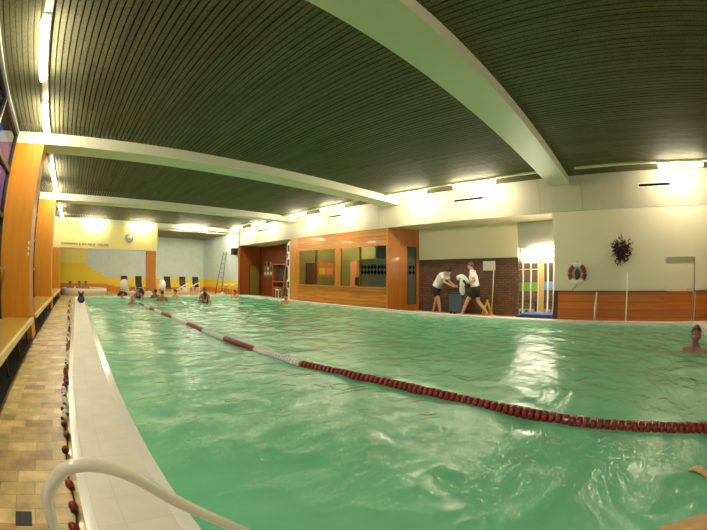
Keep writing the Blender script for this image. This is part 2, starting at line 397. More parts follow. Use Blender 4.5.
# recess walls
BX = 9.2
r = MB(); r.ubox(BX, BX+.12, 2.9, 6.2, -1.1, .45, BRICKB)
struct('wall_recess_brick', r, 'brown brick lower wall behind the two lifeguards', 'wall')
r = MB(); r.ubox(BX+.0, BX+.12, 2.9, 6.2, .45, 1.41, CREAMW); r.ubox(BX-.012, BX, 2.9, 6.2, .44, .465, DARKB)
struct('wall_recess', r, 'cream wall above the brown brick', 'wall')
r = MB(); r.ubox(BX+.02, BX+.12, 1.6, 2.9, .70, 1.41, plain('grey_wall', (176, 176, 164), .6)); r.ubox(XR+.25, BX+.1, 1.5, 1.64, -1.1, 1.41, CREAMW)
struct('wall_corridor_header', r, 'grey wall over the glazed changing room doors', 'wall')
# rear recess beyond the cabin
r = MB(); r.ubox(9.42, 9.5, 11.4, 16.1, -1.1, 1.41, WOODR)
struct('wall_recess_back', r, 'dark reddish wood wall at the back of the far recess', 'wall')
r = MB(); r.ubox(XR+.09, 9.42, 16.0, 16.06, -1.1, 1.41, wood('recess_side_wood', (128, 60, 20), (160, 82, 30), 'Z', .4)); r.ubox(XR, XR+.09, 15.9, 16.08, -1.1, 1.41, wood('recess_side_wood', (0,0,0), (0,0,0)))
wr = struct('wall_recess_side', r, 'wooden side wall with olive door in the far recess', 'wall')
d = MB(); d.ubox(8.79, 9.36, 15.97, 16.0, -1.1, .43, plain('olive_door', (122, 106, 46), .5)); dd = struct('door_2', d, 'olive door in the wooden side wall of the far recess', 'door')
d = MB(); d.ubox(8.76, 8.79, 15.95, 16.0, -1.1, .46, DARKB); d.ubox(9.36, 9.39, 15.95, 16.0, -1.1, .46, DARKB); d.ubox(8.76, 9.39, 15.95, 16.0, .43, .46, DARKB); struct('door_frame', d, parent=dd)
# far annex walls
r = MB(); r.ubox(XR, XR+.1, 16.08, YF, -.36, 2.2, BLUEWR); r.ubox(XR, XR+.1, 16.08, YF, -.8, -.36, YELT); r.ubox(XR, XR+.1, 16.08, YF, -1.1, -.8, ORT)
struct('wall_right_annex', r, 'pale blue side wall with yellow band past the recess', 'wall')
r = MB()
yy = YF
r.ubox(XL-.3, XR+.1, yy, yy+.1, -1.1, 2.2, BLUEW)
def fw(x0, x1, z0, z1, m, dy=.012): r.ubox(x0, x1, yy-dy, yy, z0, z1, m)
fw(XL, .53, -.69, 1.3, YELT)
for a, b_, z in ((.53, .87, .24), (.87, 1.13, .08), (1.13, 1.45, -.06), (1.45, 1.66, -.22), (1.66, XR, -.36)): fw(a, b_, -.69, z, YELT)
fw(XL, 1.9, -1.1, -.68, ORT, .014); fw(1.9, 2.3, -1.1, -.76, ORT, .014); fw(2.3, XR, -1.1, -.84, ORT, .014); fw(1.9, 2.3, -.76, -.69, YELT); fw(2.3, XR, -.84, -.69, YELT)
fw(XL, .50, .45, 1.2, YELP, .03)
struct('wall_far', r, 'far wall with stepped yellow and orange paint under pale blue', 'wall')
r = MB(); r.ubox(XL, XR+3, YN-.1, YN, -1.1, 2.4, CREAMW); struct('wall_near', r, 'cream end wall behind the camera', 'wall')
r = MB(); r.ubox(13, 13.1, YN, YF, -1.1, 2.4, plain('outer_wall', (190,186,170), .7)); struct('wall_outer', r, 'outer wall beyond the changing room', 'wall')
# bulkhead
r = MB(); r.ubox(XL, 3.83, 16.08, 16.4, .955, ZB, YELW); r.ubox(-1.0, 3.83, 16.075, 16.41, .955, .985, CREAMW)
struct('wall_bulkhead', r, 'cream yellow bulkhead with clock and lettering', 'wall')
r = MB(); r.ubox(3.36, 3.79, 16.08, 16.45, -1.1, .955, ORANGE_D); struct('column', r, 'free standing orange column under the bulkhead end', 'column')

# ------------------------------------------------------------------ lights
def tube_light(p0, p1, label, wide=.16, group='ceiling fluorescent lights'):
    p0, p1 = Vector(p0), Vector(p1); mid = (p0+p1)/2
    t = thing('fluorescent_light', (mid.x, mid.y, mid.z), label, 'ceiling light', group)
    dx = abs(p1.x-p0.x) > abs(p1.y-p0.y)
    h = MB(); w = wide/2
    def bb(mb, a, z0, z1, ext, mat):
        if dx: mb.box((min(p0.x,p1.x)-ext, mid.y-a, mid.z+z0), (max(p0.x,p1.x)+ext, mid.y+a, mid.z+z1), mat)
        else: mb.box((mid.x-a, min(p0.y,p1.y)-ext, mid.z+z0), (mid.x+a, max(p0.y,p1.y)+ext, mid.z+z1), mat)
    bb(h, .055, .0, .03, .03, TUBEH); h.build('housing', parent=t)
    d = MB(); d.tube([p0+Vector((0,0,-.055)), p1+Vector((0,0,-.055))], .052, TUBE, 12); d.build('tube', parent=t)
    return t
LX = -.9
nm = ['nearest overhead', 'just before the second beam', 'just past the second beam', 'fourth', 'past the third beam', 'last before the bulkhead']
for k, (a, b_) in enumerate(((2.84, 3.99), (4.78, 5.89), (7.75, 9.05), (9.8, 10.96), (12.6, 13.6), (14.6, 15.6), (-.1, .95), (-2.4, -1.3))):
    lab = 'bright fluorescent tube above the window benches, ' + (nm+['behind the camera', 'furthest behind the camera'])[k]
    tube_light(V(LX, a, 2.168), V(LX, b_, 2.168), lab)
RX = 7.5
nm = ['nearest, right of the nearest beam', 'first past the nearest beam', 'just before the second beam', 'just past the second beam', 'just before the third beam', 'just past the third beam']
for k, (a, b_) in enumerate(((-2.23, -1.1), (2.85, 3.95), (4.78, 5.85), (7.8, 8.83), (9.73, 10.62), (12.48, 13.48), (14.6, 15.6))):
    tube_light(V(RX, a, 2.168), V(RX, b_, 2.168), 'fluorescent tube along the right fascia, ' + (nm+['just before the far beam'])[k])
for k, (a, b_) in enumerate(((.25, 1.15), (2.55, 3.45), (4.9, 6.3))):
    tube_light(V(a, 15.9, 2.10), V(b_, 15.9, 2.10), ['fluorescent tube in front of the bulkhead above the lettering', 'fluorescent tube in front of the bulkhead above the clock', 'fluorescent tube in front of the far beam over the blue wall'][k])
for k, x in enumerate((1.2, 5.4, 7.3)):  # tubes hidden behind the far beam, added to light the annex
    tube_light(V(x-.6, 16.85, 2.165), V(x+.6, 16.85, 2.165), ['unseen added tube behind the far beam, whirlpool side', 'unseen added tube behind the far beam, deck chair side', 'unseen added tube behind the far beam, ladder wall side'][k])
# tracks, one per bay and side
for side, x in (('window side', LX), ('fascia side', RX)):
    for k, (a, b_) in enumerate(((-3.3, .905), (1.70, 6.10), (6.66, 11.08), (11.64, 15.8))):
        t = MB(); t.ubox(x-.045, x+.045, a, b_, 2.196, 2.229, TRACKM)
        t.build('light_track', label='cream light track on the ceiling, %s, %s' % (side, ['nearest bay', 'bay before the second beam', 'bay before the third beam', 'bay before the far bulkhead'][k]), cat='light track', group='ceiling light tracks')
# soft fill from real lamps hung along the middle of the ceiling bays would be visible, so the hall is lit from the tubes

# ------------------------------------------------------------------ water
def water():
    nx, ny = 190, 430
    xs = np.linspace(PX0+.001, PX1-.001, nx)*S; ysm = np.linspace(PY0+.001, PY1-.001, ny)*S
    X, Y = np.meshgrid(xs, ysm); H = np.zeros_like(X)
    for i in range(70):
        lam = math.exp(rng.uniform(math.log(.22), math.log(1.6))); th = rng.uniform(0, 2*math.pi)
        kx, ky = math.cos(th)*2*math.pi/lam, math.sin(th)*2*math.pi/lam
        H += (.0026 if lam < .6 else .0020)*lam**.9*np.sin(kx*X+ky*Y+rng.uniform(0, 6.28)+.6*np.sin(.7*X+1.1*Y+i))
    H *= (.8+.9*np.clip((Y-4)/12, 0, 1))
    Hs = np.stack([X, Y, H+Z(WZ)], -1).reshape(-1, 3)
    me = bpy.data.meshes.new('pool_water')
    idx = np.arange(nx*ny).reshape(ny, nx)
    F = np.stack([idx[:-1,:-1], idx[:-1,1:], idx[1:,1:], idx[1:,:-1]], -1).reshape(-1, 4)
    me.from_pydata(Hs.tolist(), [], F.tolist()); me.polygons.foreach_set('use_smooth', [True]*len(F))
    m, nt, out = newmat('green_pool_water')
    n1 = N(nt, 'TexNoise'); n1.inputs['Scale'].default_value = 1; n1.inputs['Detail'].default_value = 6; n1.inputs['Distortion'].default_value = 1.4
    nt.links.new(pos(nt, (2.6, 4.2, 1)), n1.inputs['Vector'])
    n2 = N(nt, 'TexNoise'); n2.inputs['Scale'].default_value = 1; n2.inputs['Detail'].default_value = 3; n2.inputs['Distortion'].default_value = .8
    nt.links.new(pos(nt, (14, 20, 1)), n2.inputs['Vector'])
    ad = N(nt, 'Math', operation='MULTIPLY_ADD'); ad.inputs[1].default_value = .22; nt.links.new(n2.outputs['Fac'], ad.inputs[0]); nt.links.new(n1.outputs['Fac'], ad.inputs[2])
    bp = N(nt, 'Bump'); bp.inputs['Strength'].default_value = .6; bp.inputs['Distance'].default_value = .045; nt.links.new(ad.outputs[0], bp.inputs['Height'])
    tr = N(nt, 'BsdfTransparent'); tr.inputs[0].default_value = (.55, .97, .72, 1)
    df = N(nt, 'BsdfDiffuse')
    big = N(nt, 'TexNoise'); big.inputs['Scale'].default_value = .8; big.inputs['Detail'].default_value = 5; nt.links.new(pos(nt), big.inputs['Vector'])
    cm = N(nt, 'Mix', data_type='RGBA'); cm.inputs[6].default_value = (.19, .80, .40, 1); cm.inputs[7].default_value = (.32, .95, .57, 1)
    nt.links.new(big.outputs['Fac'], cm.inputs[0]); nt.links.new(cm.outputs[2], df.inputs[0])
    mx = N(nt, 'MixShader'); mx.inputs[0].default_value = .62; nt.links.new(tr.outputs[0], mx.inputs[1]); nt.links.new(df.outputs[0], mx.inputs[2])
    gl = N(nt, 'BsdfGlossy'); gl.inputs['Roughness'].default_value = .02; nt.links.new(bp.outputs[0], gl.inputs['Normal'])
    fr = N(nt, 'Fresnel'); fr.inputs[0].default_value = 1.5; nt.links.new(bp.outputs[0], fr.inputs['Normal'])
    m2 = N(nt, 'MixShader'); nt.links.new(fr.outputs[0], m2.inputs[0]); nt.links.new(mx.outputs[0], m2.inputs[1]); nt.links.new(gl.outputs[0], m2.inputs[2])
    nt.links.new(m2.outputs[0], out.inputs[0]); me.materials.append(m)
    o = bpy.data.objects.new('pool_water', me); COL.objects.link(o)
    tag(o, 'rippled green pool water', 'water', kind='structure')
water()

exec_order = []
# ------------------------------------------------------------------ cabin (wood clad, glazed)
def cabin():
    c = thing('glazed_cabin', V(9.0, 8.9, -1.1), 'orange wood clad cabin with two wide windows beside the pool', 'cabin')
    ZT = 1.40; y0, y1 = 6.56, 11.5; x0 = 8.16; th = .06
    W = dict(l=(8.86, 10.9), r=(6.62, 8.58)); za, zb = -.375, .88
    def part(name, label=None):
        m = MB(); return m
    m = MB(); m.ubox(x0, x0+th, y0, y1, zb+.03, ZT, WOODH); m.build('upper_panel', parent=c)
    m = MB(); m.ubox(x0, x0+th, y0, y1, -1.1, za-.03, WOODH); m.build('lower_panel', parent=c)
    for a, b_ in ((10.93, y1), (8.61, 8.83), (6.14+.42, 6.6)):
        m = MB(); m.ubox(x0-.006, x0+th, a, b_, za-.03 if a > 8 and a < 9 else -1.1, zb+.03 if a > 8 and a < 9 else ZT, WOODV); m.build('post', parent=c)
    for a, b_ in W.values():
        m = MB()
        m.ubox(x0-.01, x0+th, a-.03, b_+.03, zb, zb+.03, DARKB if 0 else WOODV); m.ubox(x0-.01, x0+th, a-.03, b_+.03, za-.03, za, WOODV)
        m.ubox(x0-.01, x0+th, a-.03, a, za, zb, WOODV); m.ubox(x0-.01, x0+th, b_, b_+.03, za, zb, WOODV)
        o = m.build('window_frame', parent=c)
        m = MB(); m.ubox(x0+.03, x0+.036, a, b_, za, zb, glassy('cabin_glass', (235, 240, 232), rough=.01)); m.build('pane', parent=o)
    # black diamonds on the right hand pane, two rows
    DM = plain('black_sticker', (6,6,6), 1, spec=0)
    m = MB()
    for r_ in range(2):
        for k in range(8):
            yc = 7.62-k*.137; zc = .235-r_*.16; h = .088; w = .072; X = x0+.026
            m.add([V(X, yc-w, zc), V(X, yc, zc-h), V(X, yc+w, zc), V(X, yc, zc+h)], [(0,1,2,3)], DM)
    m.build('diamond_sticker', parent=c, label='two rows of black diamonds on the glass')
    # splayed end wall with narrow glazed door
    A, B = (x0, y0), (9.2, 6.14)
    def P(t, z, off=0): 
        return V(A[0]+(B[0]-A[0])*t, A[1]+(B[1]-A[1])*t+off, z)
    def slab(mb, t0, t1, z0, z1, mat, th=.05, off=0):
        mb.hexa([P(t0,z0,off), P(t1,z0,off), P(t1,z0,th), P(t0,z0,th), P(t0,z1,off), P(t1,z1,off), P(t1,z1,th), P(t0,z1,th)], mat)
    EW = wood('cabin_end_wood', (162, 86, 16), (188, 108, 28), 'Z', .35)
    m = MB(); slab(m, 0, .60, -1.1, ZT, EW); slab(m, .90, 1, -1.1, ZT, EW); slab(m, .60, .90, .86, ZT, EW); slab(m, .60, .90, -1.1, -.9, EW); m.build('end_wall', parent=c)
    m = MB(); 
    for a, b_ in ((.60, .63), (.87, .90)): slab(m, a, b_, -.9, .86, DARKB, off=-.01)
    slab(m, .6, .9, .83, .86, DARKB, off=-.01); slab(m, .6, .9, -.9, -.87, DARKB, off=-.01)
    o = m.build('side_window_frame', parent=c)
    m = MB(); slab(m, .63, .87, -.87, .83, glassy('frosted_side_pane', (170, 176, 168), .5, .1, (120, 120, 112)), th=.02, off=.01); m.build('pane', parent=o)
    m = MB()
    for r_ in range(2):
        for k in range(2):
            t = .69+k*.12; zc = .235-r_*.16
            m.add([P(t-.055, zc, -.003), P(t, zc-.075, -.003), P(t+.055, zc, -.003), P(t, zc+.075, -.003)], [(0,1,2,3)], DM)
    m.build('diamond_sticker', parent=c, label='black diamonds on the narrow pane')
    # interior
    OL = plain('cabin_inner_wall', (140, 134, 66), .7); GRN = plain('cabin_grey_green', (120, 134, 108), .7)
    m = MB(); m.ubox(10.5, 10.55, 6.3, 11.5, -1.1, ZT, OL); m.ubox(9.22, 10.5, 6.2, 6.25, -1.1, ZT, GRN)
    m.build('inner_wall', parent=c)
    m = MB(); m.ubox(x0+th, 10.5, 11.45, 11.5, -1.1, ZT, OL); m.build('far_end_wall', parent=c)
    m = MB(); m.ubox(9.25, 10.5, 6.3, 11.45, ZT-.03, ZT, plain('cabin_ceiling', (150, 100, 60), .7)); m.build('inner_ceiling', parent=c)
    m = MB(); m.ubox(8.93, 9.42, 11.40, 11.45, -1.1, .47, DARKB); m.build('inner_door', parent=c)
    m = MB(); m.ubox(9.50, 10.42, 11.42, 11.45, -.1, .50, plain('orange_board', (226, 120, 40), .6)); o = m.build('notice_board', parent=c)
    m = MB(); m.ubox(9.62, 9.94, 11.40, 11.41, .0, .27, plain('yellow_poster', (248, 206, 60), .6)); m.build('poster', parent=o)
    m = MB(); m.ubox(10.02, 10.34, 11.40, 11.41, .0, .27, plain('salmon_poster', (240, 160, 110), .6)); m.build('poster', parent=o)
    m = MB(); m.ubox(9.17, 9.22, 8.62, 8.69, -1.1, ZT-.04, plain('green_post', (150, 160, 50), .5)); m.ubox(9.17, 9.21, 7.25, 8.62, .50, .55, plain('green_post', (0,0,0))); m.ubox(9.21, 9.23, 7.25, 8.62, -1.1, .50, plain('grey_blue_partition', (134, 146, 136), .6)); m.ubox(9.21, 9.23, 7.25, 7.95, .55, ZT-.04, plain('grey_green_panel', (96, 112, 84), .6)); m.build('partition', parent=c)
    m = MB(); m.ubox(9.5, 10.4, 8.7, 10.9, -.52, -.47, WHITEP); m.ubox(9.5, 9.56, 8.75, 8.8, -1.1, -.52, BLACK); m.ubox(9.5, 9.56, 10.8, 10.86, -1.1, -.52, BLACK); m.build('desk', parent=c)
    m = MB(); m.ubox(9.9, 9.94, 9.2, 9.6, -.40, -.1, BLACK); m.ubox(9.9, 10.0, 9.35, 9.45, -.47, -.40, BLACK); m.build('monitor', parent=c)
    m = MB(); m.ubox(10.3, 10.45, 9.9, 10.25, -.47, .55, plain('orange_shelf', (230, 150, 90), .6)); m.build('shelf_unit', parent=c)
    m = MB(); m.ubox(9.7, 10.0, 8.9, 9.9, ZT-.08, ZT-.03, emit('cabin_fill', (255, 246, 220), 4)); m.build('fill_panel', parent=c)  # glowing panel added to brighten the cabin interior
    for y in (10.9, 10.3, 9.8):
        m = MB(); m.ball(V(9.7, y, ZT-.06), .05, emit('cabin_spot', (255, 236, 190), 60)); m.build('spot_light', parent=c)
cabin()

# ------------------------------------------------------------------ bench
BENCHW = plain('bench_top', (208, 168, 66), .3, coat=.3, var=.15, nscale=3); BEDGE = plain('bench_edge', (238, 222, 150), .35)
for k, (a, b_) in enumerate(((1.66, 6.11), (6.63, 11.09), (11.61, 16.07), (-3.0, 1.15))):
    t = thing('window_bench', V(-1.2, (a+b_)/2, -1.1), ['long yellow window bench nearest, before the largest column', 'yellow window bench between the first two orange columns in view', 'yellow window bench beyond the second column', 'yellow window bench beside the camera'][k], 'bench', 'window benches')
    m = MB(); m.ubox(-1.5, -.925, a, b_, -.79, -.752, BENCHW); m.build('seat', parent=t)
    m = MB(); m.ubox(-.925, -.885, a, b_, -.815, -.748, BEDGE); m.build('edge', parent=t, label='pale yellow front edge')
    m = MB(); m.ubox(-1.5, -1.44, a, b_, -1.05, -.80, BLACK); m.build('rear_rail', parent=t)
    nl = 5
    for j in range(nl):
        y = a+.4+(b_-a-.8)*j/(nl-1)
        m = MB(); m.ubox(-1.45, -.96, y-.018, y+.018, -.83, -.79, BLACK); m.ubox(-1.0, -.97, y-.018, y+.018, -1.09, -.8, BLACK); m.build('leg', parent=t)

# ------------------------------------------------------------------ lane rope in the water
RP = [(2.44,-1.85),(2.44,-.86),(2.45,-.37),(2.44,.03),(2.47,.44),(2.51,.87),(2.55,1.36),(2.56,1.9),(2.5,2.49),(2.4,3.16),(2.36,4.15),(2.34,5.1),(2.31,5.98),(2.31,6.91),(2.31,8.05),(2.28,8.93),(2.26,9.7),(2.25,10.3),(2.22,11.8),(2.2,13.1),(2.16,14.9)]
def interp(P, y):
    for (x0, y0), (x1, y1) in zip(P, P[1:]):
        if y <= y1: return x0+(x1-x0)*(y-y0)/(y1-y0)
    return P[-1][0]
def rope_red(y):
    for a, b_ in ((-3, 3.16), (4.15, 5.1), (5.98, 6.91), (8.05, 8.93), (9.7, 10.3), (11.1, 11.9), (12.7, 13.4)):
        if a <= y < b_: return True
    return False
t = thing('lane_rope', V(2.44, -1.85, WZ), 'red and white disc lane rope floating along the pool', 'lane rope')
m = MB(); m.tube([V(interp(RP, y), y, WZ+.012) for y in np.linspace(-1.85, 14.95, 80)], .007, BLACK, 6); m.build('cable', parent=t)
pr = [(.010, -.026), (.040, -.026), (.058, -.018), (.060, 0), (.058, .018), (.040, .026), (.010, .026)]
y = -1.80; fl = []
while y < 14.9: fl.append(y); y += .0555
protos = {}
rest = MB()
for i, y in enumerate(fl):
    red = rope_red(y); mat = REDP if red else WHITEP
    x = interp(RP, y); tx = interp(RP, y+.05)-x
    if i < 100:
        if mat not in protos:
            q = MB(); q.lathe(pr, (0,0,0), mat, 18, Vector((0,1,0)))
            for k in range(6): 
                a = k*math.pi/3; q.box((-.004, -.027, .040), (.004, .027, .061), mat, Matrix.Rotation(a, 4, 'Y'))
            o = q.build('float', parent=None, origin=(0,0,0)); protos[mat] = o; first = True
        else: o = protos[mat].copy(); COL.objects.link(o)
        o.parent = t; o.location = V(x, y, WZ+.012)-Vector(t['_w']); o.rotation_euler = (random.uniform(-.12,.12), random.uniform(0, 1), -math.atan2(tx, .05)+random.uniform(-.06,.06))
    else: rest.lathe(pr, V(x, y, WZ+.012), mat, 12, Vector((tx, .05, 0)))
o = rest.build('float', parent=t); o['kind'] = 'stuff'; o['label'] = 'white and red floats of the far part of the rope'

# rope lying on the deck beside the coping
DP = [(-.24,1.0),(-.253,1.35),(-.246,1.51),(-.249,1.72),(-.251,2.14),(-.243,2.35),(-.243,2.55),(-.249,2.75),(-.244,3.24),(-.227,4.1),(-.223,5.53),(-.26,7.5),(-.313,9.35),(-.36,12),(-.379,14.1)]
t = thing('coiled_lane_rope', V(-.25, 1.0, -1.1), 'slack red and white lane rope lying on the stone floor beside the coping', 'lane rope')
m = MB(); m.tube([V(interp(DP, y)+.008*math.sin(y*9), y, -1.088) for y in np.linspace(1.0, 14.1, 200)], .006, BLACK, 6); m.build('cable', parent=t)
ys = [1.14, 1.346, 1.514, 1.72, 1.93, 2.136, 2.345, 2.553]; y = 2.68
while y < 14: ys.append(y); y += .10 if y < 6 else .14
def dcol(y):
    if y < 2.62: return REDP
    if y < 3.42: return WHITEP
    return REDP if int((y-3.42)/.78) % 2 == 0 else WHITEP
bead = [(.006,-.036),(.022,-.030),(.033,-.012),(.034,.008),(.024,.028),(.008,.036)]
for i, y in enumerate(ys):
    mat = dcol(y); key = ('b', mat.name)
    if key not in protos:
        q = MB(); q.lathe(bead, (0,0,0), mat, 14, Vector((0,1,0))); q.lathe([(.020,-.044),(.024,-.040),(.020,-.034)], (0,0,0), GREENP if mat is WHITEP else BLACK, 12, Vector((0,1,0)))
        o = q.build('bead', origin=(0,0,0)); protos[key] = o
    else: o = protos[key].copy(); COL.objects.link(o)
    o.parent = t; o.location = V(interp(DP, y)+.008*math.sin(y*9)+random.uniform(-.012,.012), y, -1.07)-Vector(t['_w']); o.rotation_euler = (random.uniform(-.3,.3), 0, random.uniform(-.5,.5))

# ------------------------------------------------------------------ handrail
RAILW = plain('white_rail', (240, 236, 214), .25, coat=.5, var=.03, nscale=2)
def smoothpath(P, n=8):
    P = [Vector(p) for p in P]; out = []
    for i in range(len(P)-1):
        a = P[max(i-1,0)]; b = P[i]; c_ = P[i+1]; d_ = P[min(i+2, len(P)-1)]
        for k in range(n):
            t = k/n; out.append(.5*((2*b)+(-a+c_)*t+(2*a-5*b+4*c_-d_)*t*t+(-a+3*b-3*c_+d_)*t**3))
    out.append(P[-1]); return out
ry = .75
t = thing('pool_handrail', V(-.2, ry, -1.1), 'white tubular handrail curving from the floor over the coping into the water', 'handrail')
pts = [V(-.185, ry, -1.1), V(-.202, ry, -.9), V(-.207, ry, -.72), V(-.204, ry, -.60), V(-.195, ry, -.537), V(-.171, ry, -.482), V(-.118, ry, -.431), V(-.061, ry, -.417), V(.005, ry, -.43), V(.07, ry, -.47), V(.148, ry, -.551), V(.317, ry, -.727), V(.40, ry, -.84), V(.44, ry, -1.0), V(.45, ry, -1.4), V(.45, ry, -1.9)]
m = MB(); m.tube(smoothpath(pts), .0205, RAILW, 20); m.build('rail', parent=t)
m = MB(); m.lathe([(.05,0),(.05,.008),(.03,.014),(.022,.014)], V(-.185, ry, -1.1), plain('steel', (200,200,195), .3, .8)); m.build('base_flange', parent=t)

m = MB(); m.ubox(-.605, -.505, 1.405, 1.52, -1.1, -1.096, BLACK)
for k in range(5): m.ubox(-.60+k*.02, -.592+k*.02, 1.41, 1.515, -1.096, -1.094, plain('drain_bar', (40,40,38), .5, .5))
m.build('floor_drain', label='small square black drain cover in the stone floor', cat='drain')

# ------------------------------------------------------------------ vents, clock, lettering, speaker
VENT = plain('vent_dark', (14, 13, 12), 1, spec=0)
for (a, b_, z0, z1, lab) in ((-1.42, -.59, 1.865, 1.925, 'dark slot vent on the fascia above the cream wall, nearest the camera'), (3.45, 4.30, 1.90, 1.955, 'dark slot vent on the fascia above the brick recess'),
                        (8.47, 9.22, 1.975, 2.03, 'dark slot vent on the fascia above the cabin'), (13.2, 14.1, 1.93, 1.985, 'dark slot vent on the fascia above the far recess')):
    t = thing('air_vent', V(XR, (a+b_)/2, z0), lab, 'air vent', 'fascia vents')
    m = MB(); e = .018
    m.ubox(XR-.012, XR, a-e, b_+e, z1, z1+e, WHITE); m.ubox(XR-.012, XR, a-e, b_+e, z0-e, z0, WHITE); m.ubox(XR-.012, XR, a-e, a, z0, z1, WHITE); m.ubox(XR-.012, XR, b_, b_+e, z0, z1, WHITE); m.build('frame', parent=t)
    m = MB(); m.ubox(XR-.004, XR-.001, a, b_, z0, z1, VENT)
    for k in range(3): m.ubox(XR-.009, XR-.003, a, b_, z0+.012+k*.018, z0+.016+k*.018, plain('vent_slat', (30,29,27), 1, spec=0))
    m.build('grille', parent=t)
t = thing('wall_clock', V(2.43, 16.075, 1.47), 'round white wall clock on the bulkhead', 'clock')
ax = Vector((0,-1,0)); cc = V(2.43, 16.075, 1.475)
m = MB(); m.lathe([(.22,0),(.235,.02),(.22,.04),(.2,.04),(.2,.02)], cc, plain('clock_rim', (110,112,108), .4), 32, ax); m.build('rim', parent=t)
m = MB(); m.lathe([(.2,0),(.2,.022)], cc, WHITEP, 32, ax); m.build('dial', parent=t)
m = MB()
for k in range(12):
    M = Matrix.Translation(cc+Vector((0,-.024,0))) @ Matrix.Rotation(k*math.pi/6, 4, 'Y'); m.box((-.007,-.001,.15),(.007,.001,.19), BLACK, M)
m.build('hour_marks', parent=t, kind='stuff')
for a, l, w in ((200, .11, .012), (95, .16, .008)):
    m = MB(); M = Matrix.Translation(cc+Vector((0,-.03,0))) @ Matrix.Rotation(math.radians(a), 4, 'Y'); m.box((-w,-.002,-.02),(w,.002,l), BLACK, M); m.build('hand', parent=t)
# lettering: illegible in the photograph beyond its word shapes
def text3d(body, loc, size, mat, rot, name, width=None):
    cu = bpy.data.curves.new(name, 'FONT'); cu.body = body; cu.size = size; cu.extrude = .006; cu.align_x = 'LEFT'
    tmp = bpy.data.objects.new('t', cu); COL.objects.link(tmp); dg = bpy.context.evaluated_depsgraph_get(); dg.update()
    me = bpy.data.meshes.new_from_object(tmp.evaluated_get(dg)); bpy.data.objects.remove(tmp)
    me.materials.clear(); me.materials.append(mat)
    o = bpy.data.objects.new(name, me); COL.objects.link(o); o.location = loc; o.rotation_euler = rot
    xs_ = [v.co.x for v in me.vertices]
    if width: 
        k = width/(max(xs_)-min(xs_))
        for v in me.vertices: v.co.x *= k
    return o
LET = plain('letter_dark', (50, 36, 22), .8)
for body, x0, x1 in (('SCHWIMMEN', -.92, .83-.33), ('&', .60, .70), ('IM', .78, .97), ('NEUE', 0,0), ('BAD', 0,0)):
    pass
t = thing('wall_lettering', V(-.7, 16.06, 1.05), 'row of small dark capital lettering along the foot of the bulkhead', 'lettering')
for body, x0, x1 in (('SCHWIMMEN', -.90, -.09), ('&', -.03, .06), ('IM', .13, .32), ('NEUE', .42, .77), ('FREUDE', .91, 1.41)):
    o = text3d(body, (0,0,0), .17, LET, (math.pi/2, 0, 0), 'word', (x1-x0)*S); o.parent = t; o.location = V(x0, 16.066, 1.075)-Vector(t['_w'])
t = thing('loudspeaker', V(8.0, 16.15, .9), 'black loudspeaker box on the wall beside the far recess', 'loudspeaker')
m = MB(); m.ubox(7.9, XR-.02, 16.09, 16.42, .93, 1.27, BLACK); m.build('cabinet', parent=t)
m = MB(); m.ubox(7.88, 7.9, 16.12, 16.39, .96, 1.24, plain('speaker_grille', (34,34,34), .9, bump=.6, nscale=80)); m.build('grille', parent=t)
m = MB(); m.ubox(XR-.02, XR, 16.2, 16.3, 1.0, 1.2, FRAME); m.build('bracket', parent=t)

# ------------------------------------------------------------------ lifebuoy
def lifebuoy():
    c = V(XR-.06, 1.075, .02); R_, r_ = .185*S, .052*S
    t = thing('lifebuoy', c, 'red and white lifebuoy hanging on the cream wall', 'lifebuoy')
    def seg(a0, a1, mat, rr=r_, n=14):
        m = MB(); m.tube([c+Vector((0, math.cos(a)*R_, math.sin(a)*R_)) for a in np.linspace(math.radians(a0), math.radians(a1), n)], rr, mat, 12); return m
    # image left is +y
    for a0, a1, mat, nm in ((-42, 62, REDP, 'red_segment'), (118, 222, REDP, 'red_segment'), (222, 318, WHITEP, 'white_segment'), (62, 118, WHITEP, 'white_segment')):
        seg(a0, a1, mat).build(nm, parent=t)
    m = MB(); m.tube([c+Vector((-.01, math.cos(a)*(R_+.055), math.sin(a)*(R_+.055))) for a in np.linspace(0, 2*math.pi, 40)], .007, WHITEP, 6); m.build('grab_line', parent=t)
    m = MB(); m.ball(c+Vector((.0,.0,-.02)), (.05, .075, .15), plain('grey_rope_bag', (84, 66, 62), .8, bump=.8, nscale=40)); m.build('throw_bag', parent=t, label='grey throw line bag inside the ring')
    m = MB(); m.tube(smoothpath([c+Vector((0,.0,.34)), c+Vector((0,.01,.2)), c+Vector((0,-.005,.1))]), .012, GREENP, 8); m.box(c+Vector((.0,-.02,.2)), c+Vector((.07,.02,.24)), FRAME); m.build('hook', parent=t)
    m = MB(); m.tube(smoothpath([c+Vector((0,.0,-.25)), c+Vector((0,.02,-.31)), c+Vector((0,.08,-.37)), c+Vector((0,.13,-.42)), c+Vector((.02,.12,-.45))]), .009, GREENP, 8); m.build('line_end', parent=t)
lifebuoy()

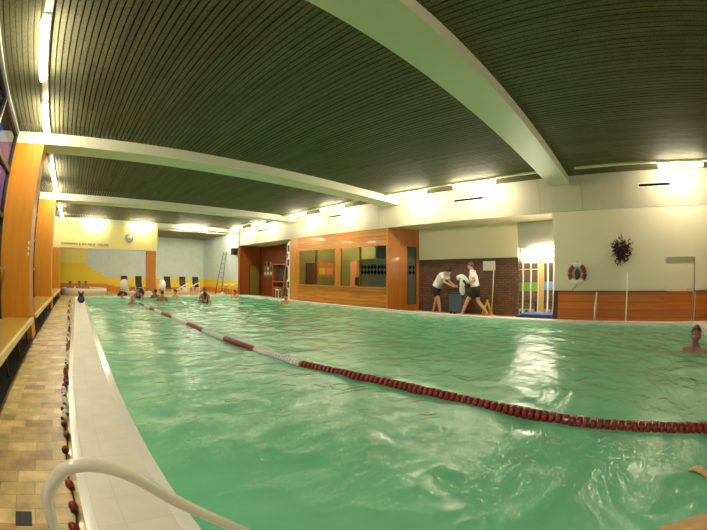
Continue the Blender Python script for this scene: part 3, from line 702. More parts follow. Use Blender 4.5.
# ------------------------------------------------------------------ dried flowers
def flowers():
    c = V(XR-.035, -.02, .52)
    t = thing('dried_flower_bunch', c, 'bunch of dark red dried flowers and twigs on the cream wall', 'dried flowers')
    TW = plain('twig', (92, 70, 40), .8); L1 = plain('dried_petal_red', (92, 26, 26), .8); L2 = plain('dried_petal_brown', (62, 36, 26), .8); L3 = plain('dried_petal_plum', (60, 28, 42), .8)
    rn = random.Random(5)
    tw = MB(); tips = []
    def d(a, l): return Vector((-.03-rn.random()*.07, -math.sin(a)*l, math.cos(a)*l))
    spec = [(0.0, .50), (.12, .36), (-.5, .36), (.75, .43), (1.1, .42), (-.9, .34), (-1.25, .36), (1.6, .3), (2.0, .36), (-2.0, .33), (2.5, .38), (-2.6, .42), (2.9, .3), (-2.75, .3), (.4, .27), (-.3, .24), (1.9, .2), (-1.7, .3), (3.1, .27)]
    for a, l in spec:
        e = c+Vector((0,0,-.02))+d(a, l*.92); tw.tube(smoothpath([c+Vector((0,0,-.03)), c+Vector((-.05,0,0))+(e-c)*.5, e], 4), [.006]*8+[.003], TW, 6); tips.append((e, a, l))
    tw.build('stem', parent=t)
    for gi, mat in enumerate((L1, L2, L3)):
        m = MB()
        for k in range(95):
            a = rn.uniform(-math.pi, math.pi); l = abs(rn.gauss(0, .15)); l = min(l, .27)
            p = c+Vector((-.03-rn.random()*.12, -math.sin(a)*l*1.0, math.cos(a)*l*1.1-.07))
            u = Vector((rn.uniform(-.5,.3), rn.uniform(-1,1), rn.uniform(-1,1))).normalized(); w = u.cross(Vector((rn.uniform(-1,1), rn.uniform(-1,1), rn.uniform(-1,1)))).normalized()
            s_ = rn.uniform(.045, .085)
            m.add([p, p+u*s_+w*s_*.45, p+u*s_*2, p+u*s_-w*s_*.45], [(0,1,2,3)], mat)
        for e, a, l in tips[gi::3]:
            for k in range(7):
                u = Vector((rn.uniform(-.5,.3), rn.uniform(-1,1), rn.uniform(-1,1))).normalized(); w = u.cross(Vector((1,.3,.2))).normalized(); s_ = rn.uniform(.012, .026); p = e-(e-c)*rn.uniform(0,.35)
                m.add([p, p+u*s_+w*s_*.5, p+u*s_*2, p+u*s_-w*s_*.5], [(0,1,2,3)], mat)
        m.build('petals', parent=t, kind='stuff')
flowers()

# ------------------------------------------------------------------ poles at the right wall
for y, z1, r0, r1, lab in ((.62, -.39, .042, .022, 'short tapered white pole standing against the wood panelling below the lifebuoy'), (-.15, .03, .022, .02, 'tall thin white pole standing against the wood panelling below the dried flowers')):
    t = thing('white_pole', V(XR-.07, y, -1.1), lab, 'pole')
    m = MB(); m.tube([V(XR-.07, y, -1.09), V(XR-.07, y, -.7), V(XR-.07, y-.03 if r0 > .03 else y, z1)], [r0, (r0+r1)/2, r1], WHITEP, 14); m.build('shaft', parent=t)
    m = MB(); m.lathe([(r0+.03, 0), (r0+.03, .012), (r0+.005, .03)], V(XR-.07, y, -1.1), WHITEP); m.build('foot', parent=t)

# ------------------------------------------------------------------ changing room screen behind the opening
def screen():
    t = thing('glass_door_screen', V(9.4, 2.4, -1.1), 'white framed glazed doors with green and blue safety bands behind the opening', 'glass doors')
    X = 9.4; WF = plain('screen_frame', (244, 244, 236), .4); z0, z1 = -1.1, .70
    YL, YR = 3.0, 1.62
    def yy(px): return 2.99+(px-517)*(1.903-2.99)/(554-517)
    m = MB()
    for px, w in ((518.0, .012), (522.8, .014), (530.8, .014), (538.0, .014), (547.6, .02), (553.5, .02)): m.ubox(X, X+.05, yy(px)-w, yy(px)+w, z0, .66, WF)
    m.ubox(X, X+.05, 1.62, yy(517), .62, .70, WF); m.ubox(X, X+.05, 1.62, yy(517), .31, .36, WF); m.ubox(X, X+.05, yy(538.5), yy(518), .14, .155, WF); m.build('frame', parent=t)
    m = MB(); m.ubox(X, X+.05, yy(521), yy(517.2), .30, .70, plain('yellow_post', (246, 206, 50), .4)); m.build('post', parent=t, label='yellow post')
    G = glassy('screen_glass', (225, 232, 226), rough=.01)
    for a, b_ in ((518, 522.8), (522.8, 530.8), (530.8, 538), (543.7, 547.6), (547.6, 553.5)):
        m = MB(); m.ubox(X+.02, X+.026, yy(b_), yy(a), z0, .31, G); m.build('pane', parent=t)
    m = MB(); m.ubox(X-.02, X+.06, yy(543.7), yy(538.8), -.95, .36, wood('tan_door', (188, 158, 92), (204, 174, 104), 'Z', .4)); m.build('door_leaf', parent=t, label='narrow tan wooden door leaf')
    m = MB(); m.ubox(X+.012, X+.018, yy(538), yy(518), -.44, -.20, plain('green_band', (112, 160, 60), .5)); m.build('safety_band', parent=t, label='green band across the glass')
    m = MB(); m.ubox(X+.012, X+.018, yy(553), yy(543.7), -.40, -.18, plain('blue_band', (104, 146, 204), .5)); m.build('safety_band', parent=t, label='blue band across the glass')
    m = MB(); m.ubox(X+.028, X+.034, yy(553), yy(521), .36, .62, emit('transom_glow', (255, 250, 225), 5)); m.build('transom_pane', parent=t, label='transom glass with its glow set in the material')  # emission on the glass stands in for light coming through it
    # changing room beyond
    m = MB(); m.ubox(11.2, 11.3, .2, 4.6, -1.1, 1.4, plain('locker_brown', (104, 74, 56), .6)); m.ubox(9.6, 11.2, .2, .3, -1.1, 1.4, WHITE); m.ubox(9.4, 11.3, 4.5, 4.6, -1.1, 1.4, WHITE)
    struct('wall_changing_room', m, 'brown locker wall inside the changing room', 'wall')
    m = MB(); m.ubox(9.33, 11.3, .2, 4.6, 1.3, 1.4, WHITE); struct('ceiling_changing_room', m, 'white ceiling of the changing room', 'ceiling')
    m = MB(); m.ubox(9.33, 11.3, .3, 4.5, -1.1, -1.09, plain('changing_floor', (214, 206, 184), .3)); struct('floor_changing_room', m, 'pale floor of the changing room', 'floor')
    for k, (x, y) in enumerate(((9.25, 2.05), (10.3, 2.2), (10.3, 3.4))):
        p0, p1 = (V(x, y-.4, .82), V(x, y+.4, .82)) if k == 0 else (V(x, y-.5, 1.25), V(x, y+.5, 1.25))
        if k == 0: p0, p1 = V(9.12, 1.75, .72), V(9.12, 2.42, .72)
        tube_light(p0, p1, ['bright tube over the glazed changing room doors', 'tube light on the changing room ceiling near the tan door', 'tube light deep in the changing room'][k])
    # bench with shoes
    t = thing('changing_bench', V(10.6, 2.6, -1.1), 'dark changing room bench behind the glass doors', 'bench')
    m = MB(); m.ubox(10.4, 10.8, 1.2, 4.2, -.82, -.77, DARKB); m.build('seat', parent=t)
    for y in (1.3, 2.7, 4.1):
        m = MB(); m.ubox(10.45, 10.75, y-.03, y+.03, -1.09, -.82, BLACK); m.build('leg', parent=t)
    for k, (y, lab) in enumerate(((2.95, 'black shoe left of the pair on the changing room threshold'), (2.82, 'black shoe right of the pair on the changing room threshold'))):
        m = MB(); m.ball(V(9.75, y, -1.05), (.13, .05, .045), BLACK, zmin=-.04); m.ball(V(9.82, y, -1.03), (.06, .045, .055), BLACK); m.build('shoe', label=lab, cat='shoe', group='shoes by the glass doors')
screen()

# ------------------------------------------------------------------ blue mat roll, bin, sign, A stand
t = thing('exercise_mat', V(8.75, 2.2, -1.1), 'blue foam mats piled on the deck before the glass doors', 'mat')
BLUE = plain('blue_foam', (44, 76, 166), .6, bump=.4, nscale=12)
for k, (a, b_, dz, dx) in enumerate(((1.74, 2.66, 0, 0), (1.80, 2.74, .055, .04), (1.78, 2.6, .105, -.03))):
    m = MB(); z0 = Z(-1.1)+dz*S
    P0 = V(8.5+dx, a, -1.1); P1 = V(9.0+dx, b_, -1.1); hh = .05*S
    m.box((P0.x, P0.y, z0), (P1.x, P1.y, z0+hh), BLUE); o = m.build('foam_layer', parent=t)
    bv = o.modifiers.new('b', 'BEVEL'); bv.width = .02; bv.segments = 3
t = thing('wheeled_bin', V(8.78, 4.56, -1.1), 'blue grey wheeled tub standing between the two lifeguards', 'tub')
BG = plain('blue_grey_plastic', (72, 96, 116), .6, bump=.6, nscale=10); cx, cy = 8.80, 4.56
def frust(mb, z0, z1, a0, b0, a1, b1, mat):
    c = []
    for (z, a, b_) in ((z0, a0, b0), (z1, a1, b1)):
        for sx, sy in ((-1,-1),(1,-1),(1,1),(-1,1)): c.append(V(cx+sx*a, cy+sy*b_, z))
    mb.hexa(c, mat)
m = MB(); frust(m, -1.02, -.50, .14, .19, .17, .21, BG); o = m.build('body', parent=t); bv = o.modifiers.new('b', 'BEVEL'); bv.width = .03; bv.segments = 3
m = MB(); frust(m, -.52, -.48, .18, .22, .18, .22, plain('bin_rim', (40, 52, 64), .5)); m.build('rim', parent=t)
m = MB(); m.tube([V(cx-.15, cy+.21, -.49), V(cx-.15, cy+.26, -.42), V(cx+.15, cy+.26, -.42), V(cx+.15, cy+.21, -.49)], .012, BLACK, 8); m.build('handle', parent=t)
for sx in (-1, 1):
    for sy in (-1, 1):
        m = MB(); m.lathe([(.02,-.015),(.045,-.015),(.045,.015),(.02,.015)], V(cx+sx*.12, cy+sy*.15, -1.1)+Vector((0,0,.046)), BLACK, 14, Vector((1,0,0))); m.build('wheel', parent=t)
sx_, sy_ = 9.0, 3.58
t = thing('notice_post', V(sx_, sy_, -1.1), 'white notice board on a thin white post against the brick wall', 'notice post')
m = MB(); m.tube([V(sx_, sy_+.02, -1.09), V(sx_, sy_-.03, .2)], .016, plain('cream_post', (226, 214, 168), .4), 10); m.build('post', parent=t)
m = MB(); m.lathe([(.14,0),(.14,.02),(.04,.05),(.02,.06)], V(sx_, sy_+.02, -1.1), plain('cream_post', (0,0,0)), 20); m.build('base', parent=t)
m = MB(); m.ubox(sx_-.03, sx_-.01, sy_-.08, sy_+.28, .12, .37, plain('notice_white', (190, 186, 164), .5))
o = m.build('board', parent=t); 
m = MB()
for k in range(4): m.ubox(sx_-.034, sx_-.03, sy_-.03, sy_+.24, .16+k*.055, .165+k*.055, plain('faint_line', (150,146,128), .6))
m.build('faint_lines', parent=o)
t = thing('folding_stand', V(8.88, 3.66, -1.1), 'yellow A shaped folding stand at the foot of the notice post', 'stand')
YM = plain('yellow_metal', (226, 184, 60), .4)
for y, x in ((3.82, 8.84), (3.52, 8.84)):
    m = MB(); m.tube([V(x-.05, y, -1.09), V(x, 3.67, -.68)], .02, YM, 10); m.build('leg', parent=t)
    m = MB(); m.tube([V(x+.12, y, -1.09), V(x+.03, 3.67, -.68)], .014, YM, 10); m.build('leg', parent=t)
m = MB(); m.tube([V(8.82, 3.67, -.68), V(8.89, 3.67, -.68)], .026, YM, 10); m.build('hinge', parent=t)

# ------------------------------------------------------------------ things in the far recess
t = thing('picture_collage', V(9.4, 15.4, .1), 'collage of round photographs on the dark recess wall', 'picture')
m = MB(); m.ubox(9.395, 9.418, 14.75, 15.55, -.15, .62, plain('collage_back', (120, 92, 66), .6)); m.build('board', parent=t)
rn = random.Random(2)
for k in range(9):
    yy_, zz_ = 14.87+(k % 3)*.27, .02+(k//3)*.24
    m = MB(); m.lathe([(.10,0),(.10,.012)], V(9.395, yy_, zz_), [plain('photo_pale', (216,206,180), .5), plain('photo_dark', (40,34,30), .5), plain('photo_green', (120,128,84), .5)][rn.randrange(3)], 16, Vector((-1,0,0))); m.build('photograph', parent=t)
t = thing('open_shelf', V(9.1, 13.5, -1.1), 'dark open shelf with a screen in the far recess', 'shelf')
RW = wood('shelf_wood', (150, 76, 34), (176, 96, 48), 'Y', .4)
for z in (.45, -.35, -.62):
    m = MB(); m.ubox(8.95, 9.4, 13.0, 14.08, z-.02, z+.02, RW); m.build('board', parent=t)
for y in (13.0, 14.05):
    m = MB(); m.ubox(8.98, 9.4, y, y+.03, -1.1, .45, RW); m.build('side', parent=t)
t = thing('screen', V(9.2, 13.55, -.33), 'dark screen standing on the recess shelf', 'screen')
m = MB(); m.ubox(9.15, 9.2, 13.2, 13.9, -.25, .3, BLACK); m.build('panel', parent=t)
m = MB(); m.ubox(9.1, 9.3, 13.42, 13.67, -.33, -.25, BLACK); m.build('stand', parent=t)
t = thing('side_stool', V(8.88, 13.35, -1.1), 'small pale stool below the recess shelf', 'stool')
m = MB(); m.ubox(8.75, 8.93, 13.2, 13.5, -.72, -.68, WHITEP); m.build('seat', parent=t)
for a in (8.76, 8.90):
    for b_ in (13.22, 13.46):
        m = MB(); m.ubox(a, a+.02, b_, b_+.02, -1.1, -.72, WHITEP); m.build('leg', parent=t)
t = thing('leaning_pole', V(8.5, 12.9, -1.1), 'long tan telescopic pole leaning beside the cabin', 'pole')
m = MB(); m.tube([V(8.45, 12.5, -1.09), V(8.6, 12.22, 1.35)], .03, plain('tan_pole', (196, 148, 92), .5), 10); m.build('shaft', parent=t)
m = MB(); m.tube([V(8.59, 12.24, 1.2), V(8.60, 12.22, 1.38)], .042, WHITEP, 10); m.build('grip', parent=t)
t = thing('sign_post', V(8.3, 11.6, -1.1), 'white post with small framed dark signs at the cabin corner', 'sign')
m = MB(); m.ubox(8.2, 8.24, 11.56, 11.70, -1.1, 1.3, WHITEP); m.build('post', parent=t)
for z in (.28, -.6, .85):
    m = MB(); m.ubox(8.17, 8.2, 11.53, 11.74, z, z+.36, WHITEP); o = m.build('sign_frame', parent=t)
    m = MB(); m.ubox(8.165, 8.17, 11.57, 11.70, z+.05, z+.31, BLACK); m.build('sign_face', parent=o)

# ------------------------------------------------------------------ far annex things
WTUB = plain('whirlpool_white', (232, 226, 196), .3, coat=.3)
t = thing('whirlpool', V(.6, 18.3, -1.1), 'round raised whirlpool tub before the yellow wall', 'whirlpool')
c0 = V(.3, 18.0, -1.1); Rr = 1.25*S
m = MB(); m.lathe([(Rr*1.02,0),(Rr*1.0,.30),(Rr*.98,.36),(Rr*.88,.38),(Rr*.86,.30),(Rr*.84,.1)], c0, WTUB, 48); m.build('rim', parent=t)
m = MB(); m.lathe([(Rr*.5,.29),(Rr*.865,.3)], c0, plain('whirlpool_water', (170, 205, 190), .08)); m.build('water', parent=t)
def lounger(x, y, towel, lab, towel_label=None, rot=0):
    t = thing('folding_sun_chair', V(x, y, -1.1), lab, 'sun chair', 'folding sun chairs')
    b0 = V(x, y, -1.1); DK = plain('dark_sling', (44, 38, 40), .8)
    m = MB(); M = Matrix.Translation(b0)@Matrix.Rotation(rot,4,'Z')
    m.box((-.24,-.45,.36),(.24,.1,.40), DK, M); m.build('seat', parent=t)
    m = MB(); M2 = M@Matrix.Translation((0,.1,.38))@Matrix.Rotation(math.radians(-12),4,'X'); m.box((-.21,-.02,0),(.21,.02,.72), DK, M2); m.ball(M2@Vector((0,-.04,.64)), (.18,.05,.07), DK); m.build('backrest', parent=t)
    for sx in (-.25,.25):
        m = MB(); m.tube([M@Vector((sx,-.42,0)), M@Vector((sx,.15,.55))], .014, WHITEP, 8); m.build('leg', parent=t)
        m = MB(); m.tube([M@Vector((sx,.35,0)), M@Vector((sx,-.3,.55)), M@Vector((sx,.15,.58))], .014, WHITEP, 8); m.build('leg', parent=t)
    if towel:
        q = MB(); q.box((-.2,-.47,.405),(.2,.06,.425), towel, M); q.box((-.2,-.49,.15),(.2,-.47,.425), towel, M); q.build('towel', label=towel_label, cat='towel')
TW_, TP = plain('towel_white', (232,226,220), .9, bump=.5, nscale=20), plain('towel_pink', (206,150,140), .9, bump=.5, nscale=20)
lounger(2.55, 18.2, TW_, 'dark sun chair, first from the whirlpool', 'white towel on the sun chair nearest the whirlpool')
lounger(3.30, 17.9, TW_, 'dark sun chair just left of the free standing column', 'white towel on the sun chair left of the free standing column')
lounger(4.82, 17.6, None, 'dark sun chair just right of the free standing column')
lounger(5.74, 17.8, TW_, 'dark sun chair, second right of the column', 'white towel on the sun chair second right of the column')
lounger(6.46, 17.7, TP, 'dark sun chair with a pink towel', 'pink towel draped over the sun chair nearest the ladder')
def plastic_chair(x, y, lab, rot=0):
    t = thing('plastic_chair', V(x, y, -1.1), lab, 'chair', 'white plastic chairs'); M = Matrix.Translation(V(x,y,-1.1))@Matrix.Rotation(rot,4,'Z')
    m = MB(); m.box((-.24,-.24,.42),(.24,.22,.45), WHITEP, M); m.build('seat', parent=t)
    m = MB(); vs=[]; n=14
    for k in range(n+1):
        a = math.pi*k/n; 
        for dy in (-.015,.015): vs += [M@Vector((-.27*math.cos(a), .22+dy+.05*math.sin(a), .62+.30*math.sin(a))), M@Vector((-.24*math.cos(a), .22+dy, .44))]
    fs=[]
    for k in range(n):
        b=4*k; fs += [(b,b+4,b+5,b+1),(b+2,b+3,b+7,b+6),(b,b+2,b+6,b+4)]
    m.add(vs, fs, WHITEP, True); m.build('backrest', parent=t)
    for sx in (-.22,.22):
        for sy in (-.22,.2):
            m = MB(); m.tube([M@Vector((sx*1.1,sy*1.1,0)), M@Vector((sx,sy,.43))], .02, WHITEP, 8); m.build('leg', parent=t)
        m = MB(); m.tube([M@Vector((sx*1.15,-.24,.44)), M@Vector((sx*1.15,-.22,.66)), M@Vector((sx*1.15,.22,.68))], .018, WHITEP, 8); m.build('armrest', parent=t)
plastic_chair(2.42, 17.2, 'white plastic armchair with rounded back nearest the whirlpool', 2.9)
plastic_chair(4.22, 16.9, 'white plastic armchair just right of the free standing column', 3.3)
def stool(x, y, lab):
    t = thing('round_stool', V(x,y,-1.1), lab, 'stool', 'round white stools'); c_ = V(x,y,-1.1)
    m = MB(); m.lathe([(.13,.60),(.17,.62),(.17,.68),(.10,.70)], c_, WHITEP, 20); m.build('seat', parent=t)
    for k in range(3):
        a = k*2.1; m = MB(); m.tube([c_+Vector((math.cos(a)*.2,math.sin(a)*.2,0)), c_+Vector((math.cos(a)*.07,math.sin(a)*.07,.61))], .012, FRAME, 8); m.build('leg', parent=t)
stool(7.58, 16.25, 'round white stool left of the pair by the ladder wall'); stool(7.95, 16.2, 'round white stool right of the pair by the ladder wall')
def bag(x, y, r, col, lab, h=.3):
    t = thing('holdall', V(x, y, -1.1), lab, 'bag', 'bags on the far deck'); c_ = V(x, y, -1.1); mt = plain('bag_'+str(col[0])+str(col[2]), col, .85, bump=.6, nscale=12)
    m = MB(); m.ball(c_+Vector((0,0,h*.5)), (r, r*.6, h*.52), mt, 16, 10, zmin=-h*.49); m.build('body', parent=t)
    m = MB(); m.tube(smoothpath([c_+Vector((-r*.6,0,h*.85)), c_+Vector((-r*.3,0,h*1.3)), c_+Vector((r*.3,0,h*1.3)), c_+Vector((r*.6,0,h*.85))]), .016, BLACK, 8); m.build('handle', parent=t)
bag(2.1, 15.75, .30, (48, 30, 26), 'dark brown bag on the far deck, nearest the whirlpool', .32)
bag(2.62, 15.9, .26, (210, 190, 186), 'pale pink bag on the far deck in front of the first white chair', .34)
bag(3.0, 15.95, .24, (24, 26, 48), 'large navy bag on the far deck left of the orange column', .50)
bag(3.34, 15.6, .22, (214, 210, 214), 'white bag on the far deck beside the orange column', .36)
bag(6.05, 15.75, .20, (220, 214, 196), 'cream bag on the far deck right of the sloping handrails', .26)
bag(7.1, 15.7, .14, (236, 234, 226), 'small white bag at the foot of the leaning ladder', .26)
# stair handrails at the far end of the pool
CR = plain('cream_rail', (238, 226, 186), .35)
for k, (xa, xb, ya) in enumerate(((4.35, 5.35, 15.6), (4.85, 5.95, 15.9))):
    t = thing('stair_handrail', V((xa+xb)/2, ya, -1.1), ['cream sloping handrail at the far end of the pool, left one', 'cream sloping handrail at the far end of the pool, right one'][k], 'handrail', 'far handrails')
    m = MB(); m.tube([V(xa, ya, -.92), V(xb, ya, -.44)], .028, CR, 10); m.build('rail', parent=t)
    m = MB(); m.tube([V(xa, ya, -1.09), V(xa, ya, -.92)], .022, CR, 8); m.build('post', parent=t)
    m = MB(); m.tube([V(xb, ya, -1.09), V(xb, ya, -.44)], .022, CR, 8); m.build('post', parent=t)
# ladder leaning on the side wall
t = thing('leaning_ladder', V(7.9, 18.9, -1.1), 'grey aluminium ladder leaning on the pale blue wall', 'ladder')
LD = plain('ladder_metal', (98, 100, 98), .4, .6)
A0, A1, B0, B1 = V(7.45, 17.4, -1.1), V(8.08, 17.75, 1.16), V(7.62, 17.0, -1.1), V(8.08, 17.35, 1.16)
for a, b_ in ((A0, A1), (B0, B1)):
    m = MB(); m.tube([a, b_], .028, LD, 8); m.build('side_rail', parent=t)
for k in range(9):
    u = .07+k*.108; m = MB(); m.tube([A0.lerp(A1, u), B0.lerp(B1, u)], .016, LD, 8); m.build('rung', parent=t)
# bag on the coping
t = thing('swim_bag', V(.09, 11.9, -1.0), 'dark blue and black swim bag standing on the coping', 'bag')
NV2 = plain('blue_fabric', (52, 66, 110), .8)
m = MB(); c_ = V(.09, 11.95, -1.0); m.ball(c_+Vector((0,0,.14)), (.16,.12,.15), NAVY, zmin=-.14); m.ball(c_+Vector((0,-.08,.15)), (.11,.07,.09), NV2); m.build('body', parent=t)
m = MB(); m.ball(c_+Vector((0,.02,.30)), (.10,.09,.08), BLACK); m.build('top_flap', parent=t)
for sx in (-1, 1):
    m = MB(); m.tube(smoothpath([c_+Vector((sx*.03,0,.34)), c_+Vector((sx*.10,0,.43)), c_+Vector((sx*.09,.02,.33))]), .022, BLACK, 8); m.build('carry_strap', parent=t)
# ------------------------------------------------------------------ people
def chain(mb, pts, rs, mat):
    for i in range(len(pts)-1): mb.capsule(pts[i], pts[i+1], rs[i], rs[i+1], mat, 12)
def hand(mb, wrist, dirv, palmn, mat, curl=.35, side=1):
    """palm with five bent fingers of unequal length; thumb leaves the side of the palm near its base."""
    d = Vector(dirv).normalized(); n = Vector(palmn).normalized(); s_ = d.cross(n).normalized()*side; n = s_.cross(d).normalized()*side
    w = Vector(wrist)
    for k in range(4):
        o = (k-1.5)*.019; mb.capsule(w+d*.02+s_*o*.7, w+d*.085+s_*o, .0135, .0115, mat, 8)
    for k, L in enumerate((.068, .078, .073, .056)):
        o = (k-1.5)*.021; b = w+d*.088+s_*o
        a = curl; d1 = (d*math.cos(a)+n*math.sin(a)).normalized(); d2 = (d*math.cos(a*2.2)+n*math.sin(a*2.2)).normalized()
        m_ = b+d1*L*.5; mb.capsule(b, m_, .0095, .009, mat, 8); mb.capsule(m_, m_+d2*L*.5, .009, .0078, mat, 8)
    b = w+d*.03-s_*.028; e = b+(d*.7-s_*.75).normalized()*.035; mb.capsule(b, e, .012, .0105, mat, 8); mb.capsule(e, e+(d*.95-s_*.25+n*.3).normalized()*.03, .0105, .009, mat, 8)
def headmesh(mb, c, M, mat):
    """M: 3x3 orientation, +X is where the face looks."""
    M4 = M.to_4x4()
    P = lambda x, y, z: Vector(c)+M @ Vector((x, y, z))
    mb.ball(P(-.012,0,.028), (.095,.076,.092), mat, 18, 12, M4)          # skull
    mb.ball(P(.018,0,-.035), (.068,.058,.078), mat, 16, 10, M4)          # face and jaw
    mb.ball(P(.048,0,-.092), (.028,.030,.022), mat, 12, 8, M4)           # chin
    mb.capsule(P(.078,0,.012), P(.101,0,-.026), .009, .014, mat, 8)      # nose
    for s_ in (-1, 1):
        mb.ball(P(.096,s_*.012,-.030), (.010,.008,.008), mat, 8, 6, M4)
        mb.ball(P(.060,s_*.034,-.022), (.022,.022,.020), mat, 10, 6, M4)  # cheeks
        mb.capsule(P(.078,s_*.012,.030), P(.070,s_*.046,.028), .010, .009, mat, 8)  # brow
        mb.ball(P(-.005,s_*.078,-.012), (.020,.010,.032), mat, 10, 8, M4)  # ears
    mb.capsule(P(.084,-.018,-.058), P(.084,.018,-.058), .008, .008, mat, 8)
def bake(mb, name, voxel, parent, smooth=3):
    tmp = mb.build(name+'_raw', origin=(0,0,0)); mat = mb.mats[0]
    rm = tmp.modifiers.new('r', 'REMESH'); rm.mode = 'VOXEL'; rm.voxel_size = voxel; rm.use_smooth_shade = True
    sm = tmp.modifiers.new('s', 'SMOOTH'); sm.factor = .5; sm.iterations = smooth
    dg = bpy.context.evaluated_depsgraph_get(); dg.update()
    me = bpy.data.meshes.new_from_object(tmp.evaluated_get(dg)); me.materials.clear(); me.materials.append(mat)
    bpy.data.objects.remove(tmp); me.name = name
    for p_ in me.polygons: p_.use_smooth = True
    o = bpy.data.objects.new(name, me); COL.objects.link(o)
    if parent is not None: o.parent = parent
    return o
def person(loc, yaw, J, label, skin, hair, hairkind='short', shirt=False, shorts=None, voxel=.012, look=(1,0,0), up=(0,0,1), hands=True, group=None, scale=1.0, trunks=None, face=True, female=False, suit=False):
    """J: joints in metres, figure faces +X with feet at z=0: pel, chest, neck, head, and per side s in 'LR': sh, el, wr, hip, kn, an, toe, hd (hand direction)."""
    t = thing('person', loc, label, 'person', group)
    t.rotation_euler = (0,0,yaw); t.scale = (scale,)*3
    J = {k: Vector(v) for k, v in J.items()}
    m = MB(); lat = Vector((0,1,0))
    pel, ch, nk, hd = J['pel'], J['chest'], J['neck'], J['head']
    waist = pel.lerp(ch, .5)
    for s_ in (-1, 1):
        m.capsule(pel+lat*s_*.05, waist+lat*s_*.04, .115, .098, skin, 14)
        m.capsule(waist+lat*s_*.04, ch+lat*s_*.055, .098, .112 if not female else .10, skin, 14)
        m.capsule(ch+lat*s_*.06, nk+lat*s_*.05, .108, .052, skin, 14)
    m.capsule(nk, hd-Vector(up)*.05, .058, .052, skin, 12)
    for S_ in 'LR':
        sg = 1 if S_ == 'L' else -1
        sh, el, wr = J['sh'+S_], J['el'+S_], J['wr'+S_]
        m.capsule(nk+lat*sg*.04-Vector((0,0,.01)), sh, .050, .056, skin)
        m.capsule(ch+lat*sg*.07, sh, .08, .055, skin)
        me_ = sh.lerp(el, .35); m.capsule(sh, me_, .056, .050, skin); m.capsule(me_, el, .050, .038, skin)
        mf = el.lerp(wr, .3); m.capsule(el, mf, .038, .041, skin); m.capsule(mf, wr, .041, .026, skin)
        m.capsule(wr, wr+(wr-el).normalized()*.03, .026, .024, skin)
        if hands:
            hdv = J.get('hd'+S_, wr-el); hand(m, wr+(wr-el).normalized()*.015, hdv, J.get('pn'+S_, (0,-sg,0)), skin, .45, sg)
        hp, kn, an, toe = J['hip'+S_], J['kn'+S_], J['an'+S_], J['toe'+S_]
        m.capsule(pel+lat*sg*.06, hp, .112, .10, skin, 14)
        mt = hp.lerp(kn, .4); m.capsule(hp, mt, .10, .083, skin, 14); m.capsule(mt, kn, .083, .058, skin, 14)
        mc = kn.lerp(an, .33)+ (kn-toe).normalized()*.012*Vector((1,1,0)).length*0; m.capsule(kn, mc, .056, .060, skin); m.capsule(mc, an, .060, .037, skin)
        heel = an+(an-toe)*Vector((.28,.28,0)).length*.0
        fd = (toe-an); fd.z = 0; fd = fd.normalized() if fd.length > 1e-4 else Vector((1,0,0))
        m.capsule(an, an-fd*.04+Vector((0,0,-.045)), .037, .034, skin)
        m.capsule(an-fd*.035+Vector((0,0,-.05)), toe, .036, .024, skin)
        for k in range(5):
            sd = fd.cross(Vector((0,0,1)))*sg; m.capsule(toe-sd*(k-2)*.016*-1, toe-sd*(k-2)*-.018+fd*(.045-.006*k), .014, .010, skin, 8)
    Xa = Vector(look).normalized(); Za = (Vector(up)-Xa*Xa.dot(Vector(up))).normalized(); Ya = Za.cross(Xa)
    M = Matrix((Xa, Ya, Za)).transposed()
    headmesh(m, hd, M, skin)
    bake(m, 'body', voxel, t)
    M4 = M.to_4x4(); P = lambda x, y, z: hd+M @ Vector((x, y, z))
    if face:
        for s_ in (-1, 1):
            e = MB(); e.ball(P(.073, s_*.031, .006), (.013,.015,.010), EYE, 10, 8, M4); e.ball(P(.083, s_*.031, .006), (.005,.006,.006), IRIS, 8, 6, M4)
            o = e.build('eye', origin=(0,0,0)); o.parent = t
            e = MB(); e.capsule(P(.088, s_*.014, .030), P(.076, s_*.048, .031), .0045, .003, hair or HAIRD, 6); o = e.build('eyebrow', origin=(0,0,0)); o.parent = t
        e = MB(); e.capsule(P(.091,-.02,-.058), P(.091,.02,-.058), .0055, .0055, LIP, 6); o = e.build('lips', origin=(0,0,0)); o.parent = t
    if hair:
        h = MB(); n, mm = 22, 14; vs = []; fs = []; r = Vector((.104,.086,.100)); c = P(-.016,0,.032)
        rn = random.Random(len(label))
        for j in range(mm+1):
            for k in range(n):
                a = 2*math.pi*k/n; fr = .5+.5*math.cos(a)          # 1 at the face, 0 at the back
                low = (1.05-.30*fr**2) if hairkind != 'bald' else .95-.4*fr
                low = low + (.42*(1-fr**1.2))*(1 if hairkind in ('short',) else 1.1)
                th = math.pi*.5*low*1.12*j/mm; q = 1+.025*math.sin(a*7+j)+rn.uniform(-.012,.012)
                vs.append(c+M@Vector((r.x*math.sin(th)*math.cos(a)*q, r.y*math.sin(th)*math.sin(a)*q, r.z*math.cos(th)*q)))
        for j in range(mm):
            for k in range(n): fs.append((j*n+k, (j+1)*n+k, (j+1)*n+(k+1)%n, j*n+(k+1)%n))
        h.add(vs, fs, hair, True)
        if hairkind == 'long': h.capsule(P(-.07,0,.0), P(-.085,0,-.12), .062, .05, hair, 12)
        if hairkind == 'bun': h.ball(P(-.11,0,.06), (.04,.04,.04), hair)
        o = h.build('hair', origin=(0,0,0)); o.parent = t
